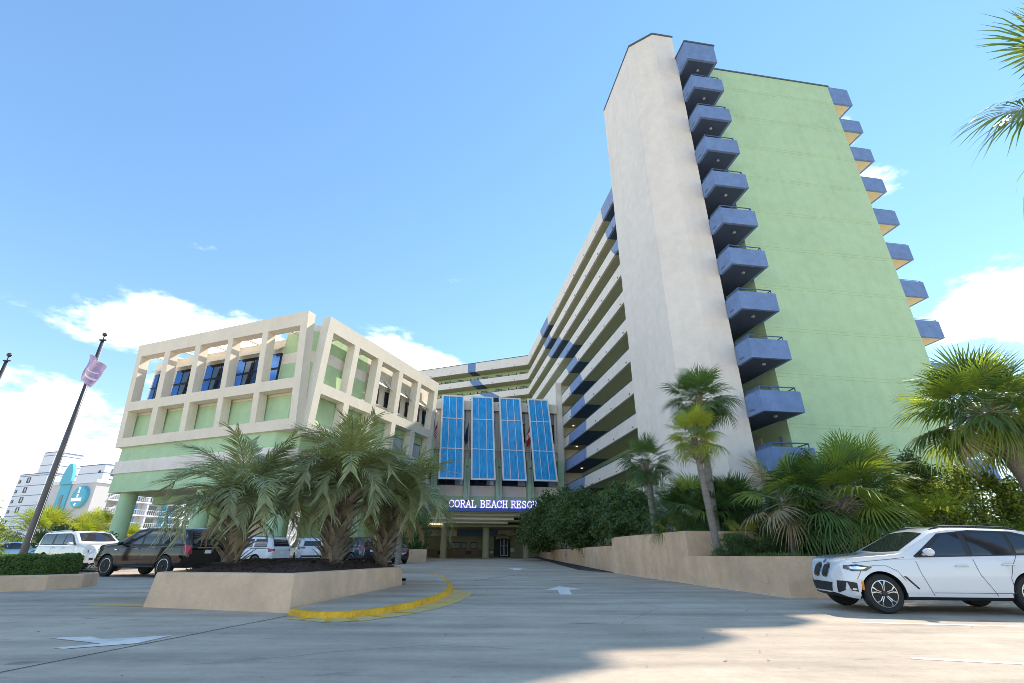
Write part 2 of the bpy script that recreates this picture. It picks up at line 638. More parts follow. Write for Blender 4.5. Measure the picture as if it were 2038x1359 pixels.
NEAR = {10: (16.16, 15.89), 9: (15.54, 15.18), 8: (14.65, 13.81), 7: (12.38, 11.6)}
FARP = {10: (40.5, 39.98, 45.7, 44.5), 9: (39.5, 38.7, 43.2, 42.5), 8: (34.3, 33.2, 41.1, 39.4), 7: (29.7, 28.3, 35.2, 32.5),
        6: (27.7, 26.85, 31.8, 30.6), 5: (26.3, 25.55, 30.6, 30.3), 4: (25.5, 25.2, 30.6, 30.6), 3: (25.15, 25.4, 31.8, 32.4),
        2: (25.7, 25.9, 35.2, 35.2), 1: (26.6, 27.2, 35.2, 35.2)}
CX = -2.36
for k, z in enumerate(ZK):
    yend = 56.0 if k >= 7 else 35.25
    h = 1.06 if k < 10 else ROOF - z
    cuts = [(6.3, 6.3, 0)]
    if k in NEAR:
        cuts = [(6.3, 6.3, 1), (*NEAR[k], 0)]
    if k in FARP:
        a, a2, c, c2 = FARP[k]
        cuts += [(a, a2, 1)]
        if c < yend - .2:
            cuts += [(c, c2, 0)]
    cuts.append((yend, yend, None))
    b = MB()
    s = MB()
    for (t0, b0, m_), (t1, b1, _) in zip(cuts, cuts[1:]):
        nseg = 3 if m_ == 1 else 1
        b.hexa([(CX, b0, z), (CX + .18, b0, z), (CX + .18, b1, z), (CX, b1, z)],
               [(CX, t0, z + h), (CX + .18, t0, z + h), (CX + .18, t1, z + h), (CX, t1, z + h)], m_)
        s.box(CX + .18, 0, b0, b1, z + .004, z + .2, m_)
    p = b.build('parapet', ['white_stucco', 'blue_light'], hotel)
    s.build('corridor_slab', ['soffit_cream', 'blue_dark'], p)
    if k < 10:
        r = MB()
        r.tube([(CX + .07, 6.6, z + h + .13), (CX + .07, yend, z + h + .13)], .035, 6)
        y = 7.0
        while y < yend:
            r.box(CX + .05, CX + .09, y, y + .04, z + h, z + h + .12)
            y += 1.5
        r.build('railing', 'railing', p)
    d = MB()
    y = 9.3
    while y < yend:
        d.box(CX - .05, CX + .02, y, y + .12, z + .13, z + .24)
        y += 4.3
    tag(d.build('drain_spout', 'coping', p), kind='stuff')
b = MB()
b.box(CX, 0, 35.25, 58, .2, 21.95)
b.build('stair_wall', 'white_stucco', hotel)
b = MB()
b.tube([(CX - .06, 34.2, 1.2), (CX - .06, 34.2, 16.0)], .07, 8)
b.build('downpipe', 'far_beige', hotel)
# lit corridor lamps on the two lowest levels
for k, ys in ((1, (31.5,)), (2, (33.0,)), (3, (34.0,))):
    for y in ys:
        b = MB()
        b.box(-1.25, -1.05, y, y + .2, ZK[k + 1] - .06, ZK[k + 1] - .01)
        b.build('ceiling_lamp', 'lamp_glow', hotel)

# end balconies of the corridor
rr = random.Random(4)
for k, z in enumerate(ZK):
    h = 1.03 if k < 10 else ROOF - z
    b = MB()
    b.box(-2.37, -2.22, -1.6, -.40, z, z + h)
    b.box(-2.22, -.22, -1.6, -1.45, z, z + h)
    b.box(-.37, -.22, -1.45, -.002, z, z + h)
    p = b.build('balcony', 'blue_stucco', hotel)
    s = MB()
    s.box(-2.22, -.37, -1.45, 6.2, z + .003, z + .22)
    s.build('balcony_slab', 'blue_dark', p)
    d = MB()
    d.box(-2.385, -2.36, -.95, -.6, z + .2, z + .28)
    d.build('drain_slot', 'coping', p)
    d = MB()
    d.lathe([(.09, 0), (.09, -.06), (.05, -.09)], 12, c=(-1.25, -.85, z))
    d.build('ceiling_lamp', 'glass_pale', p)
    if k < 10:
        r = MB()
        zt = z + h + .2
        r.tube([(-2.30, -.5, zt), (-2.30, -1.53, zt), (-.42, -1.53, zt), (-.42, -.8, zt - .03)], .032, 8)
        for (px, py) in ((-2.30, -.5), (-2.30, -1.53), (-1.3, -1.53), (-.42, -1.53)):
            r.box(px - .02, px + .02, py - .02, py + .02, z + h, zt)
        r.box(-2.31, -2.29, -1.5, -.5, z + h + .02, zt - .05)
        r.build('railing', 'rail_blue', p)
        w = MB()
        w.box(-.1, .0, .50, .70, z + 1.62, z + 1.98)
        w.box(-.14, -.1, .46, .74, z + 1.98, z + 2.02)
        w.build('wall_lamp', ['glass_pale'], p)
        w = MB()
        w.box(-.03, .02, 2.2, 3.15, z + .22, z + 2.3)
        w.build('door', 'cream_stucco', p)
    else:
        s = MB()
        s.box(-2.42, -.16, -1.66, 0, ROOF, ROOF + .1)
        s.build('coping', 'coping', p)
# sea side balconies
for k, z in enumerate(ZK):
    h = 1.08 if k < 10 else ROOF - z
    b = MB()
    b.box(9.9, 11.55, -.002, .16, z, z + h)
    b.box(11.4, 11.55, .16, 3.4, z, z + h)
    p = b.build('sea_balcony', 'blue_stucco', hotel)
    s = MB()
    s.box(9.9, 11.4, .16, 3.4, z + .003, z + .22)
    s.build('balcony_slab', 'ocean_soffit', p)
    if 0 < k < 10:
        r = MB()
        r.tube([(9.95, .08, z + h + .1), (11.5, .08, z + h + .1), (11.5, 3.3, z + h + .1)], .018, 6)
        r.build('railing', 'rail_blue', p)
# back wing beyond the corner, turned 30 degrees from the corridor wing
Wm = hotel.matrix_basis
Hm = Matrix.Translation((13.86, 23.92, 0)) @ Matrix.Rotation(radians(9), 4, 'Z')
T2 = Hm.inverted() @ Matrix.Translation((2.75, 78.98, 0)) @ Matrix.Rotation(radians(159), 4, 'Z')
EB = {10: (10.05, 10.05, 11.65, 11.6), 9: (9.34, 8.5, 11.23, 10.5), 8: (6.75, 5.05, 9.2, 7.4)}
LEN = 34.0
b = MB(T2)
b.box(-1.0, LEN, -12, -2.3, .3, ROOF)
wing = b.build('wall', 'green_stucco', hotel)
b = MB(T2)
b.box(-1.0, LEN, -12, .06, ROOF, ROOF + .1)
b.build('roof_coping', 'coping', hotel)
for k, z in enumerate(ZK):
    if k < 5:
        continue
    h = 1.06 if k < 10 else ROOF - z
    cuts = [(-.2, -.2, 0)]
    if k in EB:
        a, a2, c, c2 = EB[k]
        cuts += [(a, a2, 1), (c, c2, 0)]
    cuts.append((LEN, LEN, None))
    b = MB(T2)
    s = MB(T2)
    for (t0, b0, m_), (t1, b1, _) in zip(cuts, cuts[1:]):
        b.hexa([(b0, -.18, z), (b1, -.18, z), (b1, 0, z), (b0, 0, z)],
               [(t0, -.18, z + h), (t1, -.18, z + h), (t1, 0, z + h), (t0, 0, z + h)], m_)
        s.box(b0, b1, -2.3, -.18, z + .004, z + .2, m_)
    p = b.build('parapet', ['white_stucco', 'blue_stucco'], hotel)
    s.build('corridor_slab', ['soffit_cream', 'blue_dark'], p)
    d = MB(T2)
    x = 2.4
    while x < LEN:
        d.box(x, x + .16, -.02, .05, z + .16, z + .27)
        x += 4.2
    tag(d.build('drain_spout', 'coping', p), kind='stuff')
    if k < 10:
        r = MB(T2)
        r.tube([(0, -.1, z + h + .13), (LEN, -.1, z + h + .13)], .035, 6)
        r.build('railing', 'railing', p)
    if 6 <= k < 10:
        for base in (0.0, 7.6, 15.2, 22.8):
            for x0 in (1.05, 5.85 if base == 0 else 6.0):
                w = MB(T2)
                w.box(base + x0, base + x0 + 1.15, -2.32, -2.24, z + 1.05, z + 2.3, 0)
                w.build('window_frame', 'dark_metal', wing)
                for q in (0, 1):
                    g_ = MB(T2)
                    g_.box(base + x0 + .08 + .53 * q, base + x0 + .54 + .53 * q, -2.235, -2.225, z + 1.12, z + 2.22)
                    g_.build('window_pane', 'glass_pale', wing)
            for x0 in (2.55, 4.0):
                w = MB(T2)
                w.box(base + x0, base + x0 + .95, -2.32, -2.27, z + .2, z + 2.3)
                w.build('door', 'cream_stucco', wing)
                w = MB(T2)
                w.box(base + x0 + .35, base + x0 + .5, -2.27, -2.15, z + 1.95, z + 2.25)
                w.build('wall_lamp', 'dark_metal', wing)

# ------------------------------------------------------------------ the lobby block with blue shade panels
lobby = empty('lobby_building', (13.86, 23.92, 0), radians(9))
tag(lobby, 'lobby block with four leaning blue shade panels and green pilasters above the entrance canopy', 'building')
FY = 34.4
b = MB()
b.box(-21.5, -2.40, FY + .25, FY + 11, 4.35, 17.8)
b.build('wall', 'grey_stucco', lobby)
b = MB()
b.box(-21.5, -3.1, FY - .35, FY + .3, 16.85, 17.95)
b.build('roof_beam', 'grey_stucco', lobby)
b = MB()
b.box(-3.12, -2.40, FY - .12, FY + .25, 5.0, 20.9)
b.build('white_pier', 'white_stucco', lobby)
for z0, z1, mt in ((12.2, 13.2, 'grey_stucco'), (7.15, 8.26, 'grey_stucco'), (4.35, 7.15, 'green_stucco')):
    b = MB()
    b.box(-21.5, -2.42, FY, FY + .25, z0, z1)
    b.build('spandrel', mt, lobby)
PIL = [-17.3, -13.75, -10.22, -6.62, -3.07]
for x in PIL:
    b = MB()
    b.box(x - .34, x + .34, FY - .9, FY, 5.6, 11.1)
    b.build('pilaster', 'green_stucco', lobby)
for z0, z1, cols in ((13.2, 16.85, 3), (11.15, 12.2, 3), (8.26, 11.15, 3)):
    for a, c in zip([-20.9] + PIL, PIL):
        x0, x1 = a + .36, c - .36
        f = MB()
        f.box(x0, x1, FY + .12, FY + .245, z0, z1)
        fr = f.build('window', 'dark_metal', lobby)
        rows = [(z0 + .08, z1 - .08)] if z1 - z0 < 2 else [(z0 + .08, z0 + (z1 - z0) * .62), (z0 + (z1 - z0) * .62 + .09, z1 - .08)]
        if z0 == 8.26:
            rows = [(z0 + .08, z0 + .62), (z0 + .72, z1 - .08)]
        wdt = (x1 - x0) / cols
        for i in range(cols):
            for r0, r1 in rows:
                g_ = MB()
                g_.box(x0 + wdt * i + .05, x0 + wdt * (i + 1) - .05, FY + .09, FY + .118, r0, r1)
                g_.build('pane', 'glass_pale' if (i * 7 + int(r0 * 3)) % 3 == 0 else 'glass_dark', fr)
# four leaning shade panels, three by three panes each
PAN = [((-16.96, -14.45), (-16.87, -14.29)), ((-13.54, -11.02), (-13.43, -10.81)), ((-10.27, -7.72), (-9.98, -7.40)), ((-6.81, -4.34), (-6.50, -3.93))]
for (tl, tr), (bl, br) in PAN:
    def pp(u, v, off=0.0):
        x = (bl + (br - bl) * u) * (1 - v) + (tl + (tr - tl) * u) * v
        return (x, 31.8 + 1.8 * v + off, 8.54 + 9.86 * v)
    f = MB()

    def bar(u0, v0, u1, v1, wu, wv):
        f.hexa([pp(u0 - wu, v0 - wv, -.07), pp(u1 + wu, v0 - wv, -.07), pp(u1 + wu, v0 - wv, .07), pp(u0 - wu, v0 - wv, .07)],
               [pp(u0 - wu, v1 + wv, -.07), pp(u1 + wu, v1 + wv, -.07), pp(u1 + wu, v1 + wv, .07), pp(u0 - wu, v1 + wv, .07)])
    for u in (0.02, .98):
        bar(u, 0, u, 1, .036, 0)
    for v in (.01, .99):
        bar(.056, v, .944, v, 0, .009)
    fr = f.build('shade_panel', 'white_metal', lobby)
    m_ = MB()
    f = m_
    for u in (1 / 3, 2 / 3):
        bar(u, .02, u, .98, .011, 0)
    for v in (.345, .705):
        for a, c in ((.056, .324), (.342, .658), (.676, .944)):
            bar(a, v, c, v, 0, .0045)
    m_.build('mullion', 'white_metal', fr)
    for i in range(3):
        for j, (v0, v1) in enumerate(((.02, .345), (.345, .705), (.705, .98))):
            g_ = MB()
            u0, u1 = max(.055, i / 3), min(.945, (i + 1) / 3)
            g_.hexa([pp(u0, v0, -.02), pp(u1, v0, -.02), pp(u1, v0, .02), pp(u0, v0, .02)], [pp(u0, v1, -.02), pp(u1, v1, -.02), pp(u1, v1, .02), pp(u0, v1, .02)])
            g_.build('pane', 'shade_blue', fr)
    r = MB()
    for u in (.1, .9):
        r.tube([pp(u, .93, .07), (pp(u, .93)[0] - .3, FY - .3, 17.5)], .03, 6)
        r.tube([pp(u, .25, .07), (pp(u, .25)[0], FY - .8, 10.4)], .03, 6)
    r.build('strut', 'dark_metal', fr)
# flat canopy with stepped soffit, columns and the wall behind
b = MB()
b.box(-19.5, -6.2, 30.0, FY, 5.2, 5.57)
can = b.build('canopy', 'fascia_blue', lobby)
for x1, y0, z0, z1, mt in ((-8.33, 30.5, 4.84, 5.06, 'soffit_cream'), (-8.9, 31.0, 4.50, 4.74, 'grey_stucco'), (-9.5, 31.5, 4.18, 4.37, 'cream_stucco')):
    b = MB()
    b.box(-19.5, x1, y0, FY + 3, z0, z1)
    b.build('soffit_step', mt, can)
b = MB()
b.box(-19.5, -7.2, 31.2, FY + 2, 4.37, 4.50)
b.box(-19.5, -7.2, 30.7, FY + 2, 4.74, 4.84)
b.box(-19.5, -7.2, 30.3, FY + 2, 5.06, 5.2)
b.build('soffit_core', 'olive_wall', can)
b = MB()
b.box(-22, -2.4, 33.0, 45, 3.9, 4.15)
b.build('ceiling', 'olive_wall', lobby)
for x, r_ in ((-11.46, .36), (-7.12, .32), (-15.9, .34)):
    b = MB()
    b.lathe([(r_ + .03, .75), (r_ + .03, 1.1), (r_, 1.12), (r_, 3.9)], 28, c=(x, 34.0, 0))
    b.build('column', 'olive_wall', lobby, True, .6)
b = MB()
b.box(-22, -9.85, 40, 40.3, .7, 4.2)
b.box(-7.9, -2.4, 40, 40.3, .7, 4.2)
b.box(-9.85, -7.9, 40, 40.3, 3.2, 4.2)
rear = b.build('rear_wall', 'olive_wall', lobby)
b = MB()
b.box(-22, -14.27, 39.9, 40, 3.2, 4.2, 0)
b.box(-14.25, -11.0, 39.88, 40, 3.2, 4.2, 1)
b.box(-10.99, -9.4, 39.9, 40, 3.2, 4.2, 1)
b.box(-9.38, -7.6, 39.88, 40, 3.3, 4.2, 0)
b.build('painted_band', ['white_stucco', 'blue_stucco'], rear)
b = MB()
b.box(-22, -9.9, 39.8, 40, .7, 1.8)
b.build('low_wall', 'brown_wall', rear)
for x0, x1 in ((-15.97, -15.19), (-14.82, -13.78), (-13.66, -13.11), (-12.61, -11.84)):
    b = MB()
    b.box(x0, x1, 39.93, 39.995, 1.84, 2.57)
    fr = b.build('poster_frame', 'dark_metal', rear)
    b = MB()
    b.box(x0 + .08, x1 - .08, 39.9, 39.929, 1.9, 2.5)
    b.build('poster', 'poster', fr)
for x in (-16.4, -13.2):
    b = MB()
    b.box(x, x + .7, 39.76, 39.8, 1.25, 1.6)
    b.build('vent', 'dark_metal', rear)
b = MB()
b.box(-9.2, -8.05, 40.1, 40.2, .95, 3.1, 0)
dr = b.build('entrance_door', 'dark_metal', rear)
b = MB()
b.box(-10.2, -7.6, 40.4, 40.6, .8, 3.3)
b.build('dark_backing', 'dark_metal', rear)  # dark slab painted in for the shade of the interior behind the door
for x0 in (-9.08, -8.60):
    b = MB()
    for (a, c, z0, z1) in ((x0, x0 + .42, 1.1, 1.16), (x0, x0 + .42, 2.15, 2.21), (x0, x0 + .05, 1.1, 2.9), (x0 + .37, x0 + .42, 1.1, 2.9)):
        b.box(a, c, 40.05, 40.09, z0, z1)
    b.build('door_frame', 'white_metal', dr)
b = MB()
for i in range(8):
    a0, a1 = pi * i / 8, pi * (i + 1) / 8
    for j in range(3):
        def q(a, t):
            return (-8.87 + .85 * cos(a) * 1.0, 40 - 1.1 * sin(t), 2.8 + .75 * sin(a) * cos(t * .9))
        b.face([q(a0, j * .5), q(a1, j * .5), q(a1, (j + 1) * .5), q(a0, (j + 1) * .5)])
b.build('door_awning', 'awning_cloth', lobby, True)
for x0, z0, w_, h_ in ((-10.35, 1.35, .35, .3), (-7.95, 1.5, .5, .45)):
    b = MB()
    b.box(x0, x0 + w_, 39.7, 39.76, z0, z0 + h_)
    b.build('notice', 'plate', rear)
b = MB()
b.box(-17.7, -16.2, 32.2, 32.5, 4.05, 4.16)
b.build('lit_panel', 'lamp_glow', can)

# serif letters of the entrance sign
LET = {
    'C': [[(.78, .74), (.66, .93), (.44, 1), (.2, .86), (.08, .5), (.2, .14), (.44, 0), (.68, .08), (.8, .26)], [(.78, .6), (.78, .97)]],
    'O': [[(.45, 1), (.2, .87), (.07, .5), (.2, .13), (.45, 0), (.7, .13), (.83, .5), (.7, .87), (.45, 1)]],
    'R': [[(.2, 0), (.2, 1)], [(.06, 1), (.5, 1), (.7, .88), (.7, .64), (.5, .5), (.2, .5)], [(.48, .5), (.8, 0)], [(.06, 0), (.36, 0)], [(.7, 0), (.92, 0)]],
    'A': [[(.12, 0), (.45, 1), (.78, 0)], [(.24, .36), (.66, .36)], [(0, 0), (.26, 0)], [(.64, 0), (.92, 0)]],
    'L': [[(.2, 1), (.2, 0), (.74, 0), (.76, .24)], [(.06, 1), (.36, 1)], [(.06, 0), (.2, 0)]],
    'B': [[(.2, 0), (.2, 1)], [(.06, 1), (.5, 1), (.68, .88), (.68, .64), (.48, .52), (.2, .52)], [(.48, .52), (.74, .4), (.76, .16), (.54, 0), (.06, 0)]],
    'E': [[(.2, 0), (.2, 1)], [(.06, 1), (.7, 1), (.72, .78)], [(.2, .52), (.54, .52)], [(.54, .4), (.54, .64)], [(.06, 0), (.74, 0), (.76, .24)]],
    'H': [[(.2, 0), (.2, 1)], [(.74, 0), (.74, 1)], [(.2, .52), (.74, .52)], [(.06, 1), (.34, 1)], [(.06, 0), (.34, 0)], [(.6, 1), (.88, 1)], [(.6, 0), (.88, 0)]],
    'S': [[(.68, .74), (.62, .94), (.4, 1), (.18, .88), (.18, .68), (.4, .54), (.64, .42), (.7, .2), (.58, .04), (.36, 0), (.14, .1), (.1, .3)]],
    'T': [[(.44, 0), (.44, 1)], [(.08, .76), (.08, 1), (.8, 1), (.8, .76)], [(.28, 0), (.6, 0)]],
}
sign = empty('entrance_sign', (13.86, 23.92, 0), radians(9))
tag(sign, 'white and purple serif letters reading CORAL BEACH RESORT above the entrance canopy', 'sign')
x = -15.72
for ch in "CORAL BEACH RESORT":
    if ch == ' ':
        x += .33
        continue
    sc_w, sc_h = .62, .66
    for nm, mt, wd, dy, dep in (('letter', 'sign_purple', .115, 0.0, .10), ('letter_face', 'sign_white', .036, -.052, .03)):
        b = MB()
        for st in LET[ch]:
            P = [Vector((x + px * sc_w, 0, 5.60 + pz * sc_h)) for px, pz in st]
            for p0, p1 in zip(P, P[1:]):
                d = (p1 - p0).normalized()
                n_ = Vector((-d.z, 0, d.x)) * wd / 2
                e = d * wd * .35
                q = [p0 - e - n_, p1 + e - n_, p1 + e + n_, p0 - e + n_]
                yo = 30.0 + dy
                b.hexa([(v.x, yo - dep / 2, v.z) for v in q], [(v.x, yo + dep / 2, v.z) for v in q])
        o = b.build(nm, mt, sign if nm == 'letter' else o)
    x += .565

# flagpoles on the lobby facade
FL = empty
flags = [(-17.3, 'us'), (-13.75, 'navy'), (-10.22, 'bare'), (-6.62, 'canada')]


def hang(bb, x, y, z1, length, width, mi_fn, seed, ndown=26, nac=10):
    """A limp flag: bunched folds hanging beside its pole."""
    rg = random.Random(seed)
    ph = rg.uniform(0, 6)
    g = []
    for j in range(ndown + 1):
        v = j / ndown
        row = []
        for i in range(nac + 1):
            u = i / nac
            spread = width * (.25 + .75 * math.sin(min(1, v * 1.5) * pi / 2)) * (1 - .35 * v ** 3)
            px = x - .04 - u * spread * .42
            py = y + .12 * sin(u * 9 + ph + v * 2.2) * (.4 + v) - .03
            pz = z1 - v * length - u * width * .55 * (1 - .25 * v)
            row.append(bb.pt((px, py, pz)))
        g.append(row)
    for j in range(ndown):
        for i in range(nac):
            bb.f.append([g[j][i], g[j][i + 1], g[j + 1][i + 1], g[j + 1][i]])
            bb.mi.append(mi_fn((i + .5) / nac, (j + .5) / ndown))


names = {'us': 'first from the palms, carrying the striped flag', 'navy': 'with the navy blue flag', 'bare': 'without any flag in the middle', 'canada': 'with the red maple leaf flag'}
for x, kind in flags:
    fp = empty('flagpole', (13.86, 23.92, 0), radians(9))
    tag(fp, 'slim pale lobby flagpole ' + names[kind], 'flagpole', 'flagpoles along the lobby facade')
    b = MB()
    y = FY - 1.08
    b.tube([(x, y, 6.55), (x, y, 11), (x, y, 15.6)], [.05, .045, .03], 8)
    b.build('pole', 'far_beige', fp)
    b = MB()
    b.box(x - .08, x + .08, y - .06, FY - .9, 6.5, 6.62)
    b.box(x - .08, x + .08, y - .06, FY - .9, 10.1, 10.22)
    b.build('bracket', 'dark_metal', fp)
    b = MB()
    b.lathe([(.02, 0), (.07, .05), (.07, .1), (.02, .15)], 10, c=(x, y, 15.6))
    b.build('finial', 'far_beige', fp)
    if kind == 'bare':
        continue
    b = MB()
    if kind == 'us':
        hang(b, x, y, 15.2, 1.9, 1.15, lambda u, v: 2 if (v < .42 and u < .62) else int((v * 1.0 + u * .55) * 13) % 2, 3)
        mats = ['flag_red', 'flag_white', 'flag_navy']
        lab = 'limp flag with red and white stripes and a blue canton on the lobby facade'
    elif kind == 'navy':
        hang(b, x, y, 15.2, 2.2, 1.0, lambda u, v: 0, 8)
        mats = ['flag_navy']
        lab = 'limp navy blue flag between the first two blue shade panels'
    else:
        hang(b, x, y, 15.2, 2.2, 1.1, lambda u, v: 1 if (.38 < v < .66 and not (.30 < u < .62 and .45 < v < .6)) else 0, 12)
        mats = ['flag_red', 'flag_white']
        lab = 'limp red and white maple leaf flag beside the last blue shade panel'
    o = b.build('flag', mats, None, True)
    o.location = (13.86, 23.92, 0)
    o.rotation_euler = (0, 0, radians(9))
    tag(o, lab, 'flag', 'flags on the lobby facade')

# ------------------------------------------------------------------ conference building raised on columns (left)
conf = empty('conference_building', (-15.65, 33.4, 0), radians(-21))
tag(conf, 'raised green and cream building wrapped in a square concrete grid frame on columns', 'building')


def cl(z):      # the grid on the street side leans outwards
    return -.083 * (z - 12.8)


def dl(z):      # and so does the grid on the driveway side
    return 1.0 + .06 * (z - 12.8)


class FrameC(MB):
    def q(self, x0, x1, z0, z1, t=.75):
        self.hexa([(x0, cl(z0), z0), (x1, cl(z0), z0), (x1, cl(z0) + t, z0), (x0, cl(z0) + t, z0)],
                  [(x0, cl(z1), z1), (x1, cl(z1), z1), (x1, cl(z1) + t, z1), (x0, cl(z1) + t, z1)])


class FrameD(MB):
    def q(self, y0, y1, z0, z1, t=.75):
        self.hexa([(dl(z0), y0, z0), (dl(z0), y1, z0), (dl(z0) - t, y1, z0), (dl(z0) - t, y0, z0)],
                  [(dl(z1), y0, z1), (dl(z1), y1, z1), (dl(z1) - t, y1, z1), (dl(z1) - t, y0, z1)])


CO = [(-18.1, -15.1), (-14.45, -11.45), (-10.83, -7.75), (-7.2, -4.1), (-3.53, -.35)]
cx = [-18.72] + [v for p in CO for v in p] + [.3]
for z0, z1 in ((9.35, 10.08), (12.36, 13.13), (17.2, 18.3)):
    f = FrameC()
    f.q(-18.72, .3, z0, z1)
    f.build('grid_beam', 'grey_stucco', conf)
for i in range(0, 12, 2):
    for z0, z1 in ((10.08, 12.36), (13.13, 17.2)):
        f = FrameC()
        f.q(cx[i] + .002, cx[i + 1] - .002, z0, z1)
        f.build('grid_post', 'grey_stucco', conf)
DO = [(1.5, 4.15), (4.78, 7.4), (8.05, 10.75), (11.4, 14.1), (14.75, 17.45)]
dy = [.85] + [v for p in DO for v in p] + [18.1]
for z0, z1 in ((9.1, 9.85), (12.18, 12.98), (17.1, 18.22)):
    f = FrameD()
    f.q(.85, 18.1, z0, z1)
    f.build('grid_beam', 'cream_stucco', conf)
f = FrameD()
f.q(4.2, 18.1, 6.6, 7.5)
f.build('grid_beam', 'cream_stucco', conf)
for i in range(0, 12, 2):
    for z0, z1 in ((7.5, 9.1), (9.85, 12.18), (12.98, 17.1)):
        if z0 == 7.5 and i < 2:
            continue
        f = FrameD()
        f.q(dy[i] + .002, dy[i + 1] - .002, z0, z1)
        f.build('grid_post', 'cream_stucco', conf)
# body: lower banded storey, with the cut corner
LOW = [(-18.2, .55), (-1.6, .55), (-.3, 1.6), (-.3, 20), (-18.2, 20)]
for z0, z1, mt, gr in ((5.75, 7.22, 'green_stucco', 0), (7.22, 8.2, 'white_stucco', .12), (8.2, 9.42, 'green_stucco', 0)):
    b = MB()
    b.prism([(x - gr if x < -10 else x + gr * .4, y - gr if y < 5 else y) for x, y in LOW], z0, z1)
    b.build('banded_wall', mt, conf)
b = MB()
b.prism([(-18.68, 1.0), (-1.3, 1.0), (.1, 2.2), (.1, 20), (-18.68, 20)], 9.42, 12.9)
b.build('wall', 'green_stucco', conf)
for x0, x1 in CO:
    for z0, z1 in ((9.5, 10.36), (12.2, 12.75)):
        b = MB()
        b.box(x0 - .1, x1 + .1, .93, 1.0, z0, z1)
        b.build('panel_trim', 'grey_stucco', conf)
b = MB()
b.box(-18.6, -.5, .4, 20, 12.9, 13.1)
b.build('terrace_slab', 'grey_stucco', conf)
# corner block with green and white bands
COR = [(-3.55, 1.55), (-1.15, 1.55), (-.05, 2.75), (-.05, 7.6), (-3.55, 7.6)]
for z0, z1, mt in ((13.1, 15.12, 'green_stucco'), (15.12, 16.0, 'white_stucco'), (16.0, 17.75, 'green_stucco'), (17.75, 18.3, 'cream_stucco')):
    b = MB()
    b.prism(COR, z0, z1)
    b.build('corner_wall', mt, conf)
# set-back glazed storey towards the street
b = MB()
b.box(-18.65, -3.55, 1.5, 12, 13.1, 17.3)
up = b.build('upper_wall', 'cream_stucco', conf)
for i_, (x0, x1) in enumerate(CO):
    a, c_ = x0 - 1.05, x1 - 1.35
    if i_ == 0:
        a = -18.3
    if i_ == 4:
        c_ = -3.6
    f = MB()
    f.box(a, c_, 1.38, 1.49, 13.2, 16.1)
    fr = f.build('window', 'dark_metal', up)
    n_ = 3 if c_ - a > 1.5 else 1
    w_ = (c_ - a) / n_
    for i in range(n_):
        for z0, z1 in ((13.28, 14.65), (14.85, 16.02)):
            g_ = MB()
            g_.box(a + .06 + w_ * i, a + w_ * (i + 1) - .06, 1.345, 1.375, z0, z1)
            g_.build('pane', 'glass_dark' if i == 1 else 'glass_blue', fr)
    f = MB()
    f.tube([(a, 1.25, 14.75), (c_, 1.25, 14.75)], .03, 6)
    f.build('rail', 'dark_metal', fr)
    for k_ in range(3):
        s = MB()
        s.hexa([(a - .1, .78 + .22 * k_, 16.1 + .2 * k_), (c_ + .1, .78 + .22 * k_, 16.1 + .2 * k_), (c_ + .1, .98 + .22 * k_, 16.27 + .2 * k_), (a - .1, .98 + .22 * k_, 16.27 + .2 * k_)],
               [(a - .1, .78 + .22 * k_, 16.13 + .2 * k_), (c_ + .1, .78 + .22 * k_, 16.13 + .2 * k_), (c_ + .1, .98 + .22 * k_, 16.30 + .2 * k_), (a - .1, .98 + .22 * k_, 16.30 + .2 * k_)])
        s.build('awning_slat', 'grey_stucco', up)
b = MB()
b.box(-16, -.05, 7.6, 20, 13.1, 17.75)
up2 = b.build('upper_wall', 'cream_stucco', conf)
for y0, y1 in ((8.0, 9.6), (10.6, 13.1), (14.1, 16.7), (17.4, 19.4)):
    f = MB()
    f.box(-.04, .05, y0, y1, 13.7, 15.15)
    fr = f.build('window', 'dark_metal', up2)
    w_ = (y1 - y0 - .05) / 3
    for i in range(3):
        g_ = MB()
        g_.box(.052, .08, y0 + .06 + w_ * i, y0 + w_ * (i + 1), 13.78, 15.07)
        g_.build('pane', 'glass_pale' if i == 1 else 'glass_dark', fr)
    s = MB()
    for i in range(4):
        s.hexa([(.75 - .2 * i, y0 - .3, 15.2 + .24 * i), (.75 - .2 * i, y1 + .3, 15.2 + .24 * i), (.57 - .2 * i, y1 + .3, 15.40 + .24 * i), (.57 - .2 * i, y0 - .3, 15.40 + .24 * i)],
               [(.75 - .2 * i, y0 - .3, 15.23 + .24 * i), (.75 - .2 * i, y1 + .3, 15.23 + .24 * i), (.57 - .2 * i, y1 + .3, 15.43 + .24 * i), (.57 - .2 * i, y0 - .3, 15.43 + .24 * i)])
    s.build('metal_awning', 'cream_stucco', up2)
    f = MB()
    f.tube([(.35, y0 - .1, 13.5), (.35, y1 + .1, 13.5)], .025, 6)
    f.tube([(.35, y0 - .1, 13.25), (.35, y1 + .1, 13.25)], .025, 6)
    f.build('railing', 'white_metal', up2)
for y0, y1 in ((11.6, 13.9), (14.9, 17.2)):
    f = MB()
    f.box(.09, .16, y0, y1, 10.0, 11.4)
    fr = f.build('window', 'dark_metal', conf)
    g_ = MB()
    g_.box(.162, .18, y0 + .1, y1 - .1, 10.1, 11.3)
    g_.build('pane', 'glass_pale', fr)
    f = MB()
    f.box(-.31, -.2, y0, y1, 7.5, 8.9)
    f.build('dark_opening', 'glass_dark', conf)
